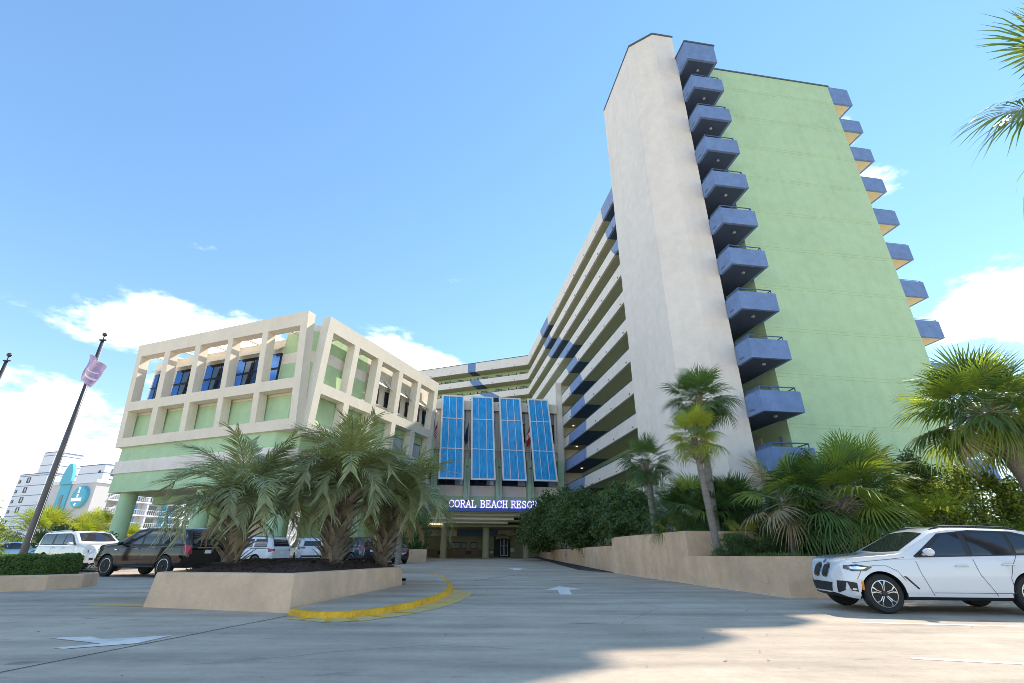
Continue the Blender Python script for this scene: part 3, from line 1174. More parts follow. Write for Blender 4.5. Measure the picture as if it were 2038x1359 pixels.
# rafters between the grid and the set-back walls
for x in (-17.4, -15.9, -13.9, -12.3, -10.2, -8.6, -6.6, -5.0, -2.0):
    b = MB()
    b.hexa([(x - .07, .3, 17.25), (x + .07, .3, 17.25), (x + .07, 2.1, 17.32), (x - .07, 2.1, 17.32)], [(x - .07, .3, 17.42), (x + .07, .3, 17.42), (x + .07, 2.1, 17.5), (x - .07, 2.1, 17.5)])
    b.build('rafter', 'cream_stucco', conf)
for y in (2.9, 6.2, 9.4, 12.8, 16.2):
    b = MB()
    b.box(-.1, .5, y - .08, y + .08, 17.2, 17.45)
    b.build('rafter', 'cream_stucco', conf)
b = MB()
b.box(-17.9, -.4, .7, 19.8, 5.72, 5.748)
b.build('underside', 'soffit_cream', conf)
for i, y in enumerate((3.6, 6.6, 9.6)):
    b = MB()
    b.box(-17.2, -1.0, y, y + .7, 5.1, 5.72)
    b.build('beam', 'green_stucco', conf)
for x, y in ((-16.9, 1.4), (-8.6, 1.6), (-1.9, 2.2), (-16.9, 9.5), (-8.6, 9.5), (-1.0, 9.5), (-1.0, 17)):
    b = MB()
    b.lathe([(.62, .3), (.62, .9), (.60, 1.0), (.60, 5.75)], 32, c=(x, y, 0))
    b.build('column', 'green_stucco', conf, True, .6)
b = MB()
b.box(-9.5, -.6, 12.5, 13.0, .4, 5.72)
b.build('ground_floor_wall', 'green_stucco', conf)
b = MB()
b.box(-14.2, -9.5, 10.6, 11.1, .4, 5.72)
b.build('ground_floor_wall', 'cream_stucco', conf)
# ------------------------------------------------------------------ low walls, planters, kerb
def wall_prism(name, poly, z0, z1, material, parent=None, batter=0.0, cap=0.0):
    """Closed stucco planter body with softened top edge."""
    c = Vector((sum(p[0] for p in poly) / len(poly), sum(p[1] for p in poly) / len(poly)))
    bb = MB()

    def ins(d):
        out = []
        n = len(poly)
        for i in range(n):
            p = Vector(poly[i]); a = Vector(poly[i - 1]); q = Vector(poly[(i + 1) % n])
            d1 = (p - a).normalized(); d2 = (q - p).normalized()
            n1 = Vector((-d1.y, d1.x)); n2 = Vector((-d2.y, d2.x))
            bis = (n1 + n2)
            bis = bis / max(.3, bis.dot(n1)) if bis.length > 1e-6 else n1
            out.append(tuple(p + bis * d))
        return out
    area = sum(poly[i][0] * poly[(i + 1) % len(poly)][1] - poly[(i + 1) % len(poly)][0] * poly[i][1] for i in range(len(poly)))
    sgn = 1 if area > 0 else -1
    rings = [(poly, z0), (ins(sgn * batter), z1 - .05), (ins(sgn * (batter + .012)), z1 - .015), (ins(sgn * (batter + .045)), z1)]
    rings += [(ins(sgn * (batter + .22)), z1), (ins(sgn * (batter + .24)), z1 - .12)]
    ids = []
    for pl, z in rings:
        ids.append([bb.pt((p[0], p[1], z if z != z0 else z0)) for p in pl])
    n = len(poly)
    for A_, B_ in zip(ids, ids[1:]):
        for k in range(n):
            j = (k + 1) % n
            bb.f.append([A_[k], A_[j], B_[j], B_[k]]); bb.mi.append(0)
    bb.f.append(ids[-1]); bb.mi.append(1)
    return bb.build(name, [material, 'soil'], parent), ins(sgn * (batter + .23))


# island planter in the middle
isl = empty('island_planter', (0, 0, 0))
tag(isl, 'beige stucco island planter of dark mulch holding the three feathery palms', 'planter')
ISLP = [(-7.85, 11.65), (-4.28, 10.62), (-3.35, 16.67), (-4.0, 19.6), (-6.8, 20.2), (-8.9, 15.5)]
_, inner = wall_prism('wall', ISLP, .0, .86, 'tan_stucco', isl, .09)
rg = random.Random(2)
# mulch mound
bb = MB()
c = Vector((sum(p[0] for p in inner) / 6, sum(p[1] for p in inner) / 6))
rings = []
dens = []
for i in range(len(inner)):
    p, q = Vector(inner[i]), Vector(inner[(i + 1) % len(inner)])
    for k in range(14):
        dens.append(p + (q - p) * k / 14)
for t, z in ((0, .74), (.12, .86), (.3, .98), (.55, 1.04), (.8, 1.06), (.97, 1.07)):
    rings.append([bb.pt((p.x + (c.x - p.x) * t, p.y + (c.y - p.y) * t, z + (rg.uniform(-.035, .035) if t > 0 else 0))) for p in dens])
for A_, B_ in zip(rings, rings[1:]):
    for k in range(len(dens)):
        j = (k + 1) % len(dens)
        bb.f.append([A_[k], A_[j], B_[j], B_[k]]); bb.mi.append(0)
bb.f.append(rings[-1]); bb.mi.append(0)
mul = bb.build('mulch', 'mulch', isl)
bb = MB()      # bark chips lying on the mound
for i in range(4200):
    k = rg.randrange(len(dens))
    t = rg.uniform(.01, .9)
    p = dens[k] + (c - dens[k]) * t + Vector((rg.uniform(-.1, .1), rg.uniform(-.1, .1)))
    z = .78 + .3 * min(1, t / .4) ** .7
    a = rg.uniform(0, pi); l_ = rg.uniform(.02, .07); w_ = rg.uniform(.006, .016)
    dx, dy_ = Vector((cos(a), sin(a))) * l_, Vector((-sin(a), cos(a))) * w_
    tz = rg.uniform(-.03, .03)
    bb.face([(p.x - dx.x - dy_.x, p.y - dx.y - dy_.y, z - tz), (p.x + dx.x - dy_.x, p.y + dx.y - dy_.y, z + tz),
             (p.x + dx.x + dy_.x, p.y + dx.y + dy_.y, z + tz + .01), (p.x - dx.x + dy_.x, p.y - dx.y + dy_.y, z - tz + .01)])
tag(bb.build('bark_chips', 'mulch', isl), kind='stuff')
for (x, y, w_) in ((-4.20, 11.5, .18), (-4.02, 12.8, .18), (-3.55, 15.6, .14)):       # small vents in the stucco
    bb = MB()
    for i in range(4):
        bb.box(-.012, .012, -w_ / 2, w_ / 2, .08 + i * .035, .095 + i * .035)
    o = bb.build('wall_vent', 'tan_stucco', isl, loc=(x - .02, y, .38))
    o.rotation_euler = (0, radians(-6), radians(-8.5))
# pavement and yellow kerb round the island
KERB = [(-4.20, 10.40), (-3.75, 10.02), (-3.3, 9.92), (-2.9, 10.05), (-2.48, 10.52), (-2.09, 11.47), (-1.80, 12.75), (-1.68, 14.3), (-1.75, 16.0), (-2.1, 18.2), (-2.75, 21.5), (-3.8, 23.5), (-5.8, 23.2)]
PAV = KERB + [(-7.0, 20.4), (-3.9, 19.8), (-3.3, 16.6), (-4.2, 10.8)]
bb = MB()
bb.face([(x, y, gz(y) + .094) for x, y in PAV])
tag(bb.build('pavement', 'concrete'), kind='structure')
bb = MB()
for i, ((x0, y0), (x1, y1)) in enumerate(zip(KERB, KERB[1:])):
    d = Vector((x1 - x0, y1 - y0)).normalized()
    n0 = Vector((d.y, -d.x)) * .13
    bb.hexa([(x0 + n0.x * .2, y0 + n0.y * .2, gz(y0) - .05), (x1 + n0.x * .2, y1 + n0.y * .2, gz(y1) - .05), (x1 - n0.x, y1 - n0.y, gz(y1) - .05), (x0 - n0.x, y0 - n0.y, gz(y0) - .05)],
            [(x0, y0, gz(y0) + .10), (x1, y1, gz(y1) + .10), (x1 - n0.x, y1 - n0.y, gz(y1) + .10), (x0 - n0.x, y0 - n0.y, gz(y0) + .10)])
tag(bb.build('kerb', 'yellow_paint'), kind='structure')
OUT = [(-4.05, 9.85), (-3.2, 9.42), (-2.55, 9.6), (-2.0, 10.3), (-1.52, 11.4), (-1.2, 12.8), (-1.08, 14.3), (-1.15, 15.4)]
bb = MB()
for (a, c_), (d_, e) in zip(zip(KERB[1:9], OUT), zip(KERB[2:9], OUT[1:])):
    bb.face([(a[0], a[1], gz(a[1]) + .005), (c_[0], c_[1], gz(c_[1]) + .005), (e[0], e[1], gz(e[1]) + .005), (d_[0], d_[1], gz(d_[1]) + .005)])
tag(bb.build('hatched_marking', 'yellow_faded'), kind='structure')
for i in range(9):                        # darker worn grid bars of the hatched strip
    t = (i + .5) / 9 * 6.6
    k = int(t); f_ = t - k
    a = Vector(KERB[1 + k]).lerp(Vector(KERB[2 + k]), f_)
    c_ = Vector(OUT[k]).lerp(Vector(OUT[min(k + 1, 7)]), f_)
    tag(strip('hatched_marking', [a.lerp(c_, .1), a.lerp(c_, .9)], .10, 'yellow_paint', .009), kind='structure')
tag(sheet('hatched_marking', [(-9.5, 11.9), (-7.95, 11.75), (-8.05, 12.3), (-8.9, 12.3)], 'yellow_faded', .006), kind='structure')

# hedge planter at the left
hp = empty('hedge_planter', (0, 0, 0))
tag(hp, 'low curved beige planter with a clipped hedge at the left edge', 'planter')
HPL = [(-20.5, 13.6), (-16.5, 14.45), (-14.6, 15.1), (-13.65, 15.85), (-13.35, 16.8), (-13.8, 18.0), (-15.0, 18.6), (-20.5, 18.4)]
wall_prism('wall', HPL, -.1, .66, 'tan_stucco', hp, .04)

# retaining wall at the right
rw = empty('retaining_wall', (0, 0, 0))
tag(rw, 'tan stucco retaining wall stepping down beside the drive, behind the white car', 'wall')
bb = MB()
TALL = [(4.87, 25.6), (6.12, 18.35), (6.5, 18.42), (5.3, 25.75)]
bb.prism(TALL, .1, 1.98)
bb.build('tall_wall', 'tan_stucco', rw)
bb = MB()
bb.prism([(6.121, 18.35), (6.95, 13.57), (7.35, 13.92), (6.5, 18.42)], 0, 1.165)
bb.build('low_wall', 'tan_stucco', rw)
bb = MB()
bb.prism([(6.951, 13.571), (18.5, 14.05), (18.5, 14.4), (7.35, 13.92)], 0, 1.168)
bb.build('low_wall', 'tan_stucco', rw)
bb = MB()
bb.prism([(6.5, 18.42), (9.4, 18.6), (9.4, 18.9), (6.5, 18.72)], .3, 1.975)
bb.build('return_wall', 'tan_stucco', rw)
bb = MB()
bb.prism([(5.0, 25.76), (5.35, 25.76), (3.4, 60), (3.05, 60)], .2, 1.62, top=[(5.0, 25.76), (5.35, 25.76), (3.4, 60), (3.05, 60)])
bb.build('long_wall', 'tan_stucco', rw)
for t in (.12, .35, .55, .75, .93):
    for (P, Q, z) in (((4.87, 25.6), (6.95, 13.57), .62),):
        p = Vector(P).lerp(Vector(Q), t)
        bb = MB()
        bb.box(-.01, .02, -.09, .09, -.1, .1)
        for i in range(4):
            bb.box(-.016, -.01, -.08, .08, -.08 + i * .045, -.06 + i * .045)
        o = bb.build('wall_vent', 'tan_stucco', rw, loc=(p.x - .005, p.y, z))
        o.rotation_euler = (0, 0, radians(9.8))
for y in (33.5, 40.5):
    x = 5.0 - (y - 25.76) * .057
    bb = MB()
    bb.box(-.03, .0, -.16, .16, -.3, .3)
    o = bb.build('wall_plaque', 'white_metal', rw, loc=(x - .01, y, 1.28))
    for i in range(3):
        g_ = MB()
        g_.box(-.038, -.031, -.11, .11, -.23 + i * .17, -.12 + i * .17)
        g_.build('plaque_slot', 'dark_metal', rw, loc=(x - .01, y, 1.28))
bb = MB()
bb.prism([(6.5, 18.9), (18.5, 14.3), (26, 24), (13, 24), (5.3, 50), (3.4, 58), (5.3, 25.7)], .3, 1.7)
tag(bb.build('planting_bed', 'soil'), kind='structure')
bb = MB()
bb.prism([(6.55, 18.3), (7.4, 13.95), (18.4, 14.42), (18.0, 14.6), (9.3, 18.5)], .3, 1.02)
tag(bb.build('planting_bed', 'soil'), kind='structure')

# far little planter by the entrance
fpl = empty('entrance_planter', (0, 0, 0))
tag(fpl, 'small rectangular beige planter with shrubs beside the black sedan', 'planter')
wall_prism('wall', [(-10.6, 42.6), (-7.05, 43.6), (-7.6, 47), (-11.2, 46)], .4, 1.62, 'tan_stucco', fpl, .0)

# tall flagpole left with its purple flag, and a second pole
for px, py, top, lab in ((-18.52, 20.0, 9.75, 'tall dark flagpole with purple flag rising behind the hedge'), (-22.45, 20.0, 8.75, 'second dark flagpole cut off by the left picture edge')):
    fp = empty('flagpole', (px, py, gz(py)))
    tag(fp, lab, 'flagpole')
    bb = MB()
    bb.tube([(0, 0, 0), (0, 0, .5), (0, 0, top * .5), (0, 0, top)], [.135, .13, .105, .06], 14)
    bb.build('pole', 'pole_metal', fp, True)
    bb = MB()
    bb.box(-.14, .14, -.04, .04, top, top + .05)
    bb.tube([(0, 0, top), (0, 0, top + .2)], .02, 6)
    bb.build('truck', 'dark_metal', fp)
    bb = MB()
    bb.lathe([(.01, 0), (.07, .03), (.1, .1), (.07, .17), (.01, .2)], 12, c=(0, 0, top + .2))
    bb.build('finial', 'pole_metal', fp, True)
    bb = MB()
    bb.tube([(.16, -.05, 1.3), (.14, -.04, top - .1)], .008, 5)
    bb.build('halyard', 'white_metal', fp)
bb = MB()
rg = random.Random(5)
g = []
for j in range(25):
    v = j / 24
    row = []
    for i in range(17):
        u = i / 16
        px = -.16 + u * (.84 - .1 * v) + .05 * sin(v * 7 + u * 4)
        py = -.2 + .13 * sin(u * 8 + v * 3.0) * (.4 + u)
        pz = 9.0 - v * 1.25 - u * .55 * (1 - .4 * v) + .05 * sin(u * 9)
        row.append(bb.pt((px, py, pz)))
    g.append(row)
for j in range(24):
    for i in range(16):
        bb.f.append([g[j][i], g[j][i + 1], g[j + 1][i + 1], g[j + 1][i]]); bb.mi.append(0 if not (.1 < abs(j / 24 - .55) < .16 and .2 < i / 16 < .7) else 1)
o = bb.build('flag', ['flag_purple', 'flag_white'], None, True, loc=(-18.52, 20.0, gz(20)))
tag(o, 'crumpled pale purple flag on the tall dark pole', 'flag')

# ------------------------------------------------------------------ cars
def lerp_tab(tab, x):
    if x <= tab[0][0]:
        return tab[0][1]
    for (x0, y0), (x1, y1) in zip(tab, tab[1:]):
        if x <= x1:
            t = (x - x0) / (x1 - x0)
            return y0 + (y1 - y0) * t
    return tab[-1][1]


def smooth_tab(tab, r):
    def f(x):
        return sum(lerp_tab(tab, x + d * r) * w for d, w in ((-1, .15), (-.5, .2), (0, .3), (.5, .2), (1, .15)))
    return f


def car_body(sp):
    top, belt, plan, bot = smooth_tab(sp['top'], .10), smooth_tab(sp['belt'], .2), smooth_tab(sp['plan'], .06), smooth_tab(sp['bot'], .06)
    x0, x1 = sp['plan'][0][0], sp['plan'][-1][0]
    n = 84
    xs = [x0 + (x1 - x0) * (i / n) for i in range(n + 1)]
    xs = sorted(set(xs + [x0 + .02, x0 + .05, x1 - .02, x1 - .05]))
    bb = MB()
    rings = []
    tum = sp.get('tumble', .26)
    for x in xs:
        w, zt, zs, zb = plan(x), top(x), belt(x), bot(x)
        zs = min(zs, zt - .05)
        g = zt - zs
        wt = w - .045 - tum * max(0, g - .05)
        gg = min(1, g / .45)
        h = zs - zb
        half = [(0, zb), (.6 * w, zb), (.88 * w, zb + .015), (.965 * w, zb + .08), (.985 * w, zb + .16), (.995 * w, zb + .30 * h), (1.0 * w, zb + .52 * h), (1.0 * w, zb + .66 * h),
                (.985 * w, zb + .78 * h), (.982 * w, zb + .88 * h), (.968 * w, zs - .012), (.945 * w, zs + .02 * gg)]
        wa = .945 * w
        for t in (.25, .5, .75, .92):
            half.append((wa + (wt - wa) * t + .018 * sin(pi * t) * gg, zs + .02 * gg + (g * (1 - .13 * gg) - .02 * gg) * t))
        zr = zs + g * (1 - .13 * gg)
        half += [(wt - .012, zr + (zt - zr) * .2), (wt - .06, zr + (zt - zr) * .55), (wt * .72, zr + (zt - zr) * .85), (wt * .36, zt - .003), (0, zt)]
        ring = [bb.pt((x, y, z)) for y, z in half] + [bb.pt((x, -y, z)) for y, z in half[-2:0:-1]]
        rings.append(ring)
    n = len(rings[0])
    for A_, B_ in zip(rings, rings[1:]):
        for k in range(n):
            j = (k + 1) % n
            bb.f.append([A_[k], A_[j], B_[j], B_[k]]); bb.mi.append(0)
    bb.f.append(rings[0]); bb.mi.append(0)
    bb.f.append(rings[-1][::-1]); bb.mi.append(0)
    return bb


def car(name, sp, paint_name, loc, head, label, group=None, detail=True):
    """head: direction the nose points, degrees from +x."""
    z = gz(loc[1])
    root = empty(name, (loc[0], loc[1], z), radians(head))
    tag(root, label, sp['cat'], group)
    pitch = -math.atan(SLOPE * sin(radians(head)))
    root.rotation_euler = Euler((math.atan(SLOPE * cos(radians(head))), pitch, radians(head)))
    bb = car_body(sp)
    body = bb.build('body', [paint_name, 'black_trim'], root, True)
    bm = bmesh.new()
    bm.from_mesh(body.data)
    bvh = BVHTree.FromBMesh(bm)
    bm.free()
    R, xf, xr, tw = sp['wheel'], sp['xf'], sp['xr'], sp['track']
    # wheel arches cut out of the body
    cut = MB()
    for x in (xf, xr):
        for s in (-1, 1):
            cut.lathe([(R * 1.13, 0), (R * 1.13, .62)], 40, axis='y', c=(x, s * (tw + .16) - (.0 if s < 0 else .62), R))
    cobj = cut.build('cutter', 'black_trim', root)
    bpy.context.view_layer.update()
    md = body.modifiers.new('b', 'BOOLEAN')
    md.operation = 'DIFFERENCE'
    md.solver = 'EXACT'
    md.object = cobj
    dg = bpy.context.evaluated_depsgraph_get()
    me = bpy.data.meshes.new_from_object(body.evaluated_get(dg))
    body.modifiers.clear()
    body.data = me
    bpy.data.objects.remove(cobj)
    bm = bmesh.new()
    bm.from_mesh(me)
    for f in bm.faces:
        f.smooth = True
        c_ = f.calc_center_median()
        for x in (xf, xr):
            if abs(math.hypot(c_.x - x, c_.z - R)) < R * 1.16 and abs(c_.y) < plan_at(sp, c_.x) - .015:
                f.material_index = 1
        if f.normal.z < -.7 and c_.z < .5:
            f.material_index = 1
    for e in bm.edges:
        if e.calc_face_angle(0) > .55:
            e.smooth = False
    bm.to_mesh(me)
    bm.free()
    if len(me.materials) < 2:
        me.materials.append(M('black_trim'))

    def project(nm, poly, mode, mt, off=.006, side=1, parent=None, step=.09):
        bm2 = bmesh.new()
        vs = []
        for a, c_ in poly:
            vs.append(bm2.verts.new((a, 0, c_) if mode == 'side' else ((0, a, c_) if mode in ('front', 'rear') else (a, c_, 0))))
        bm2.faces.new(vs)
        ax = {'side': (0, 2), 'front': (1, 2), 'rear': (1, 2), 'top': (0, 1)}[mode]
        for d in ax:
            lo = min(v.co[d] for v in bm2.verts); hi = max(v.co[d] for v in bm2.verts)
            t = lo + step
            while t < hi - .01:
                co = [0, 0, 0]; co[d] = t
                no = [0, 0, 0]; no[d] = 1
                bmesh.ops.bisect_plane(bm2, geom=list(bm2.verts) + list(bm2.edges) + list(bm2.faces), plane_co=co, plane_no=no)
                t += step
        bmesh.ops.triangulate(bm2, faces=bm2.faces)
        for v in bm2.verts:
            if mode == 'side':
                o_, d = Vector((v.co.x, side * 4, v.co.z)), Vector((0, -side, 0))
            elif mode == 'front':
                o_, d = Vector((5, v.co.y, v.co.z)), Vector((-1, 0, 0))
            elif mode == 'rear':
                o_, d = Vector((-5, v.co.y, v.co.z)), Vector((1, 0, 0))
            else:
                o_, d = Vector((v.co.x, v.co.y, 4)), Vector((0, 0, -1))
            hit, nrm, _, _ = bvh.ray_cast(o_, d)
            if hit is None:
                hit, nrm, _, _ = bvh.find_nearest(v.co)
            v.co = hit - d * off
        me2 = bpy.data.meshes.new(nm)
        bm2.to_mesh(me2)
        bm2.free()
        me2.materials.append(M(mt))
        me2.polygons.foreach_set('use_smooth', [True] * len(me2.polygons))
        return link(nm, me2, parent or root)

    def both(nm, poly, mt, off=.006):
        return [project(nm, poly, 'side', mt, off, s) for s in (1, -1)]

    def seam(poly, s, w=.009, mt='black_trim', nm='door_seam', off=.003):
        bb2 = MB()
        P = []
        for (a, c_), (d_, e) in zip(poly, poly[1:]):
            for k in range(5):
                P.append((a + (d_ - a) * k / 5, c_ + (e - c_) * k / 5))
        P.append(poly[-1])
        V3 = []
        for a, c_ in P:
            hit, nrm, _, _ = bvh.ray_cast(Vector((a, s * 4, c_)), Vector((0, -s, 0)))
            if hit is not None:
                V3.append(hit + Vector((0, s * off, 0)))
        for p, q in zip(V3, V3[1:]):
            d = (q - p); d.y = 0
            if d.length < 1e-6:
                continue
            n_ = Vector((-d.z, 0, d.x)).normalized() * w / 2
            bb2.face([p - n_, q - n_, q + n_, p + n_])
        return bb2.build(nm, mt, root)

    # glass
    for i, poly in enumerate(sp['glass_surround']):
        both('window_surround', poly, sp.get('surround_mat', 'black_trim'), .004)
    for poly in sp['windows']:
        both('side_window', poly, 'glass_dark', .009)
    project('windscreen', sp['windscreen'], 'top', 'glass_dark', .006, step=.12)
    project('rear_window', sp['rear_window'], 'rear', 'glass_dark', .008, step=.12)
    for sm in sp['seams']:
        for s in (1, -1):
            seam(sm, s)
    for hx, hz in sp['handles']:
        for s in (1, -1):
            hit, nrm, _, _ = bvh.ray_cast(Vector((hx, s * 4, hz)), Vector((0, -s, 0)))
            h_ = MB()
            h_.tube([(hx - .12, hit.y + s * .012, hz), (hx - .09, hit.y + s * .04, hz + .004), (hx + .09, hit.y + s * .04, hz + .004), (hx + .12, hit.y + s * .012, hz)], .016, 6)
            h_.build('door_handle', sp.get('handle_mat', paint_name), root, True)
    for poly in sp.get('headlights', []):
        for l_ in both('headlight', poly, 'glass_dark' if sp.get('dark_lamp') else 'lamp_lens', .010):
            cxm = sum(p[0] for p in poly) / len(poly); czm = sum(p[1] for p in poly) / len(poly)
        inner_p = [(cxm + (a - cxm) * .62, czm + (c_ - czm) * .45) for a, c_ in poly]
        both('headlight_reflector', inner_p, 'chrome', .016)
    for poly in sp.get('taillights', []):
        both('taillight', poly, 'red_lens', .012)
    for poly in sp.get('taillights_rear', []):
        for sgn in (1, -1):
            project('taillight', [(a * sgn, c_) for a, c_ in poly], 'rear', 'red_lens', .012)
    for nm, poly, mt, off in sp.get('front_parts', []):
        for sgn in ((1, -1) if min(a for a, _ in poly) > 0 else (1,)):
            project(nm, [(a * sgn, c_) for a, c_ in poly], 'front', mt, off, step=.06)
    for nm, poly, mt, off in sp.get('rear_parts', []):
        project(nm, poly, 'rear', mt, off)
    for nm, poly, mt, off in sp.get('side_parts', []):
        both(nm, poly, mt, off)
    # mirrors
    mx, mz = sp['mirror']
    for s in (1, -1):
        hit, nrm, _, _ = bvh.ray_cast(Vector((mx, s * 4, mz)), Vector((0, -s, 0)))
        m_ = MB()
        yy = hit.y
        m_.tube([(mx, yy - s * .02, mz - .02), (mx - .02, yy + s * .09, mz)], .03, 6)
        P = []
        for k, (t, r_) in enumerate(((0, .03), (.05, .075), (.13, .095), (.20, .09), (.25, .05))):
            P.append(((mx - .02, yy + s * (.05 + t), mz + .05), r_))
        m_.tube([p for p, _ in P], [r_ for _, r_ in P], 12)
        for i_ in range(len(m_.v)):
            v = m_.v[i_]
            m_.v[i_] = (mx - .02 + (v[0] - mx + .02) * .9, v[1], mz + .05 + (v[2] - mz - .05) * .8)
        m_.build('mirror', paint_name if not sp.get('chrome_mirror') else 'chrome', root, True)
    if sp.get('rails'):
        xa, xb, yy, zz = sp['rails']
        for s in (1, -1):
            r_ = MB()
            P = []
            for k in range(9):
                xx = xa + (xb - xa) * k / 8
                hit, nrm, _, _ = bvh.ray_cast(Vector((xx, s * yy, 4)), Vector((0, 0, -1)))
                P.append((xx, s * yy, hit.z + (.035 if 0 < k < 8 else .0)))
            r_.tube(P, .018, 6)
            r_.build('roof_rail', sp.get('rail_mat', 'black_trim'), root, True)
    # wheels
    for x in (xf, xr):
        for s in (1, -1):
            wroot = MB()
            yo = s * tw
            prof = [(R * .66, -.10), (R * .90, -.115), (R * .985, -.09), (R, -.05), (R, .05), (R * .985, .09), (R * .90, .115), (R * .66, .10)]
            wroot.lathe([(r_, yo + h_) for r_, h_ in prof], 36, axis='y', c=(x, 0, R))
            ty = wroot.build('wheel', 'rubber', root, True, .8)
            rb = MB()
            rb.lathe([(R * .67, yo - s * .09), (R * .67, yo + s * .06), (R * .62, yo + s * .03), (R * .1, yo + s * .02)], 32, axis='y', c=(x, 0, R))
            rb.build('rim_barrel', 'black_trim', ty, True, .6)
            sb = MB()
            ns = sp['spokes']
            for k in range(ns):
                a = 2 * pi * k / ns + .3

                def pol(r_, da, y_):
                    return (x + r_ * cos(a + da), yo + s * y_, R + r_ * sin(a + da))
                ww = sp.get('spoke_w', .07)
                if sp.get('yspoke'):
                    for dd in (-1, 1):
                        sb.hexa([pol(R * .12, dd * .10, .07), pol(R * .12, dd * .40, .07), pol(R * .46, dd * .17, .095), pol(R * .46, dd * .06, .095)],
                                [pol(R * .12, dd * .10, .10), pol(R * .12, dd * .40, .10), pol(R * .46, dd * .17, .118), pol(R * .46, dd * .06, .118)])
                        sb.hexa([pol(R * .44, dd * .06, .095), pol(R * .44, dd * .17, .095), pol(R * .66, dd * .30, .085), pol(R * .66, dd * .17, .085)],
                                [pol(R * .44, dd * .06, .118), pol(R * .44, dd * .17, .118), pol(R * .66, dd * .30, .105), pol(R * .66, dd * .17, .105)])
                else:
                    sb.hexa([pol(R * .10, -.45, .05), pol(R * .10, .45, .05), pol(R * .66, ww, .075), pol(R * .66, -ww, .075)],
                            [pol(R * .10, -.45, .085), pol(R * .10, .45, .085), pol(R * .66, ww, .10), pol(R * .66, -ww, .10)])
            sb.lathe([(R * .63, yo + s * .075), (R * .685, yo + s * .08), (R * .685, yo + s * .105), (R * .645, yo + s * .107), (R * .63, yo + s * .075)], 40, axis='y', c=(x, 0, R))
            sb.build('rim', 'alloy', ty)
            hb = MB()
            hb.lathe([(R * .14, yo + s * .06), (R * .14, yo + s * .118), (R * .06, yo + s * .124)], 16, axis='y', c=(x, 0, R))
            hb.build('hub_cap', 'dark_metal', ty)
    return root


def plan_at(sp, x):
    return lerp_tab(sp['plan'], x)


def ell(cx, cz, a, c, n=16, p=2.6, tilt=0.0):
    out = []
    for k in range(n):
        t = 2 * pi * k / n
        x = a * math.copysign(abs(cos(t)) ** (2 / p), cos(t)); z = c * math.copysign(abs(sin(t)) ** (2 / p), sin(t))
        out.append((cx + x * cos(tilt) - z * sin(tilt), cz + x * sin(tilt) + z * cos(tilt)))
    return out


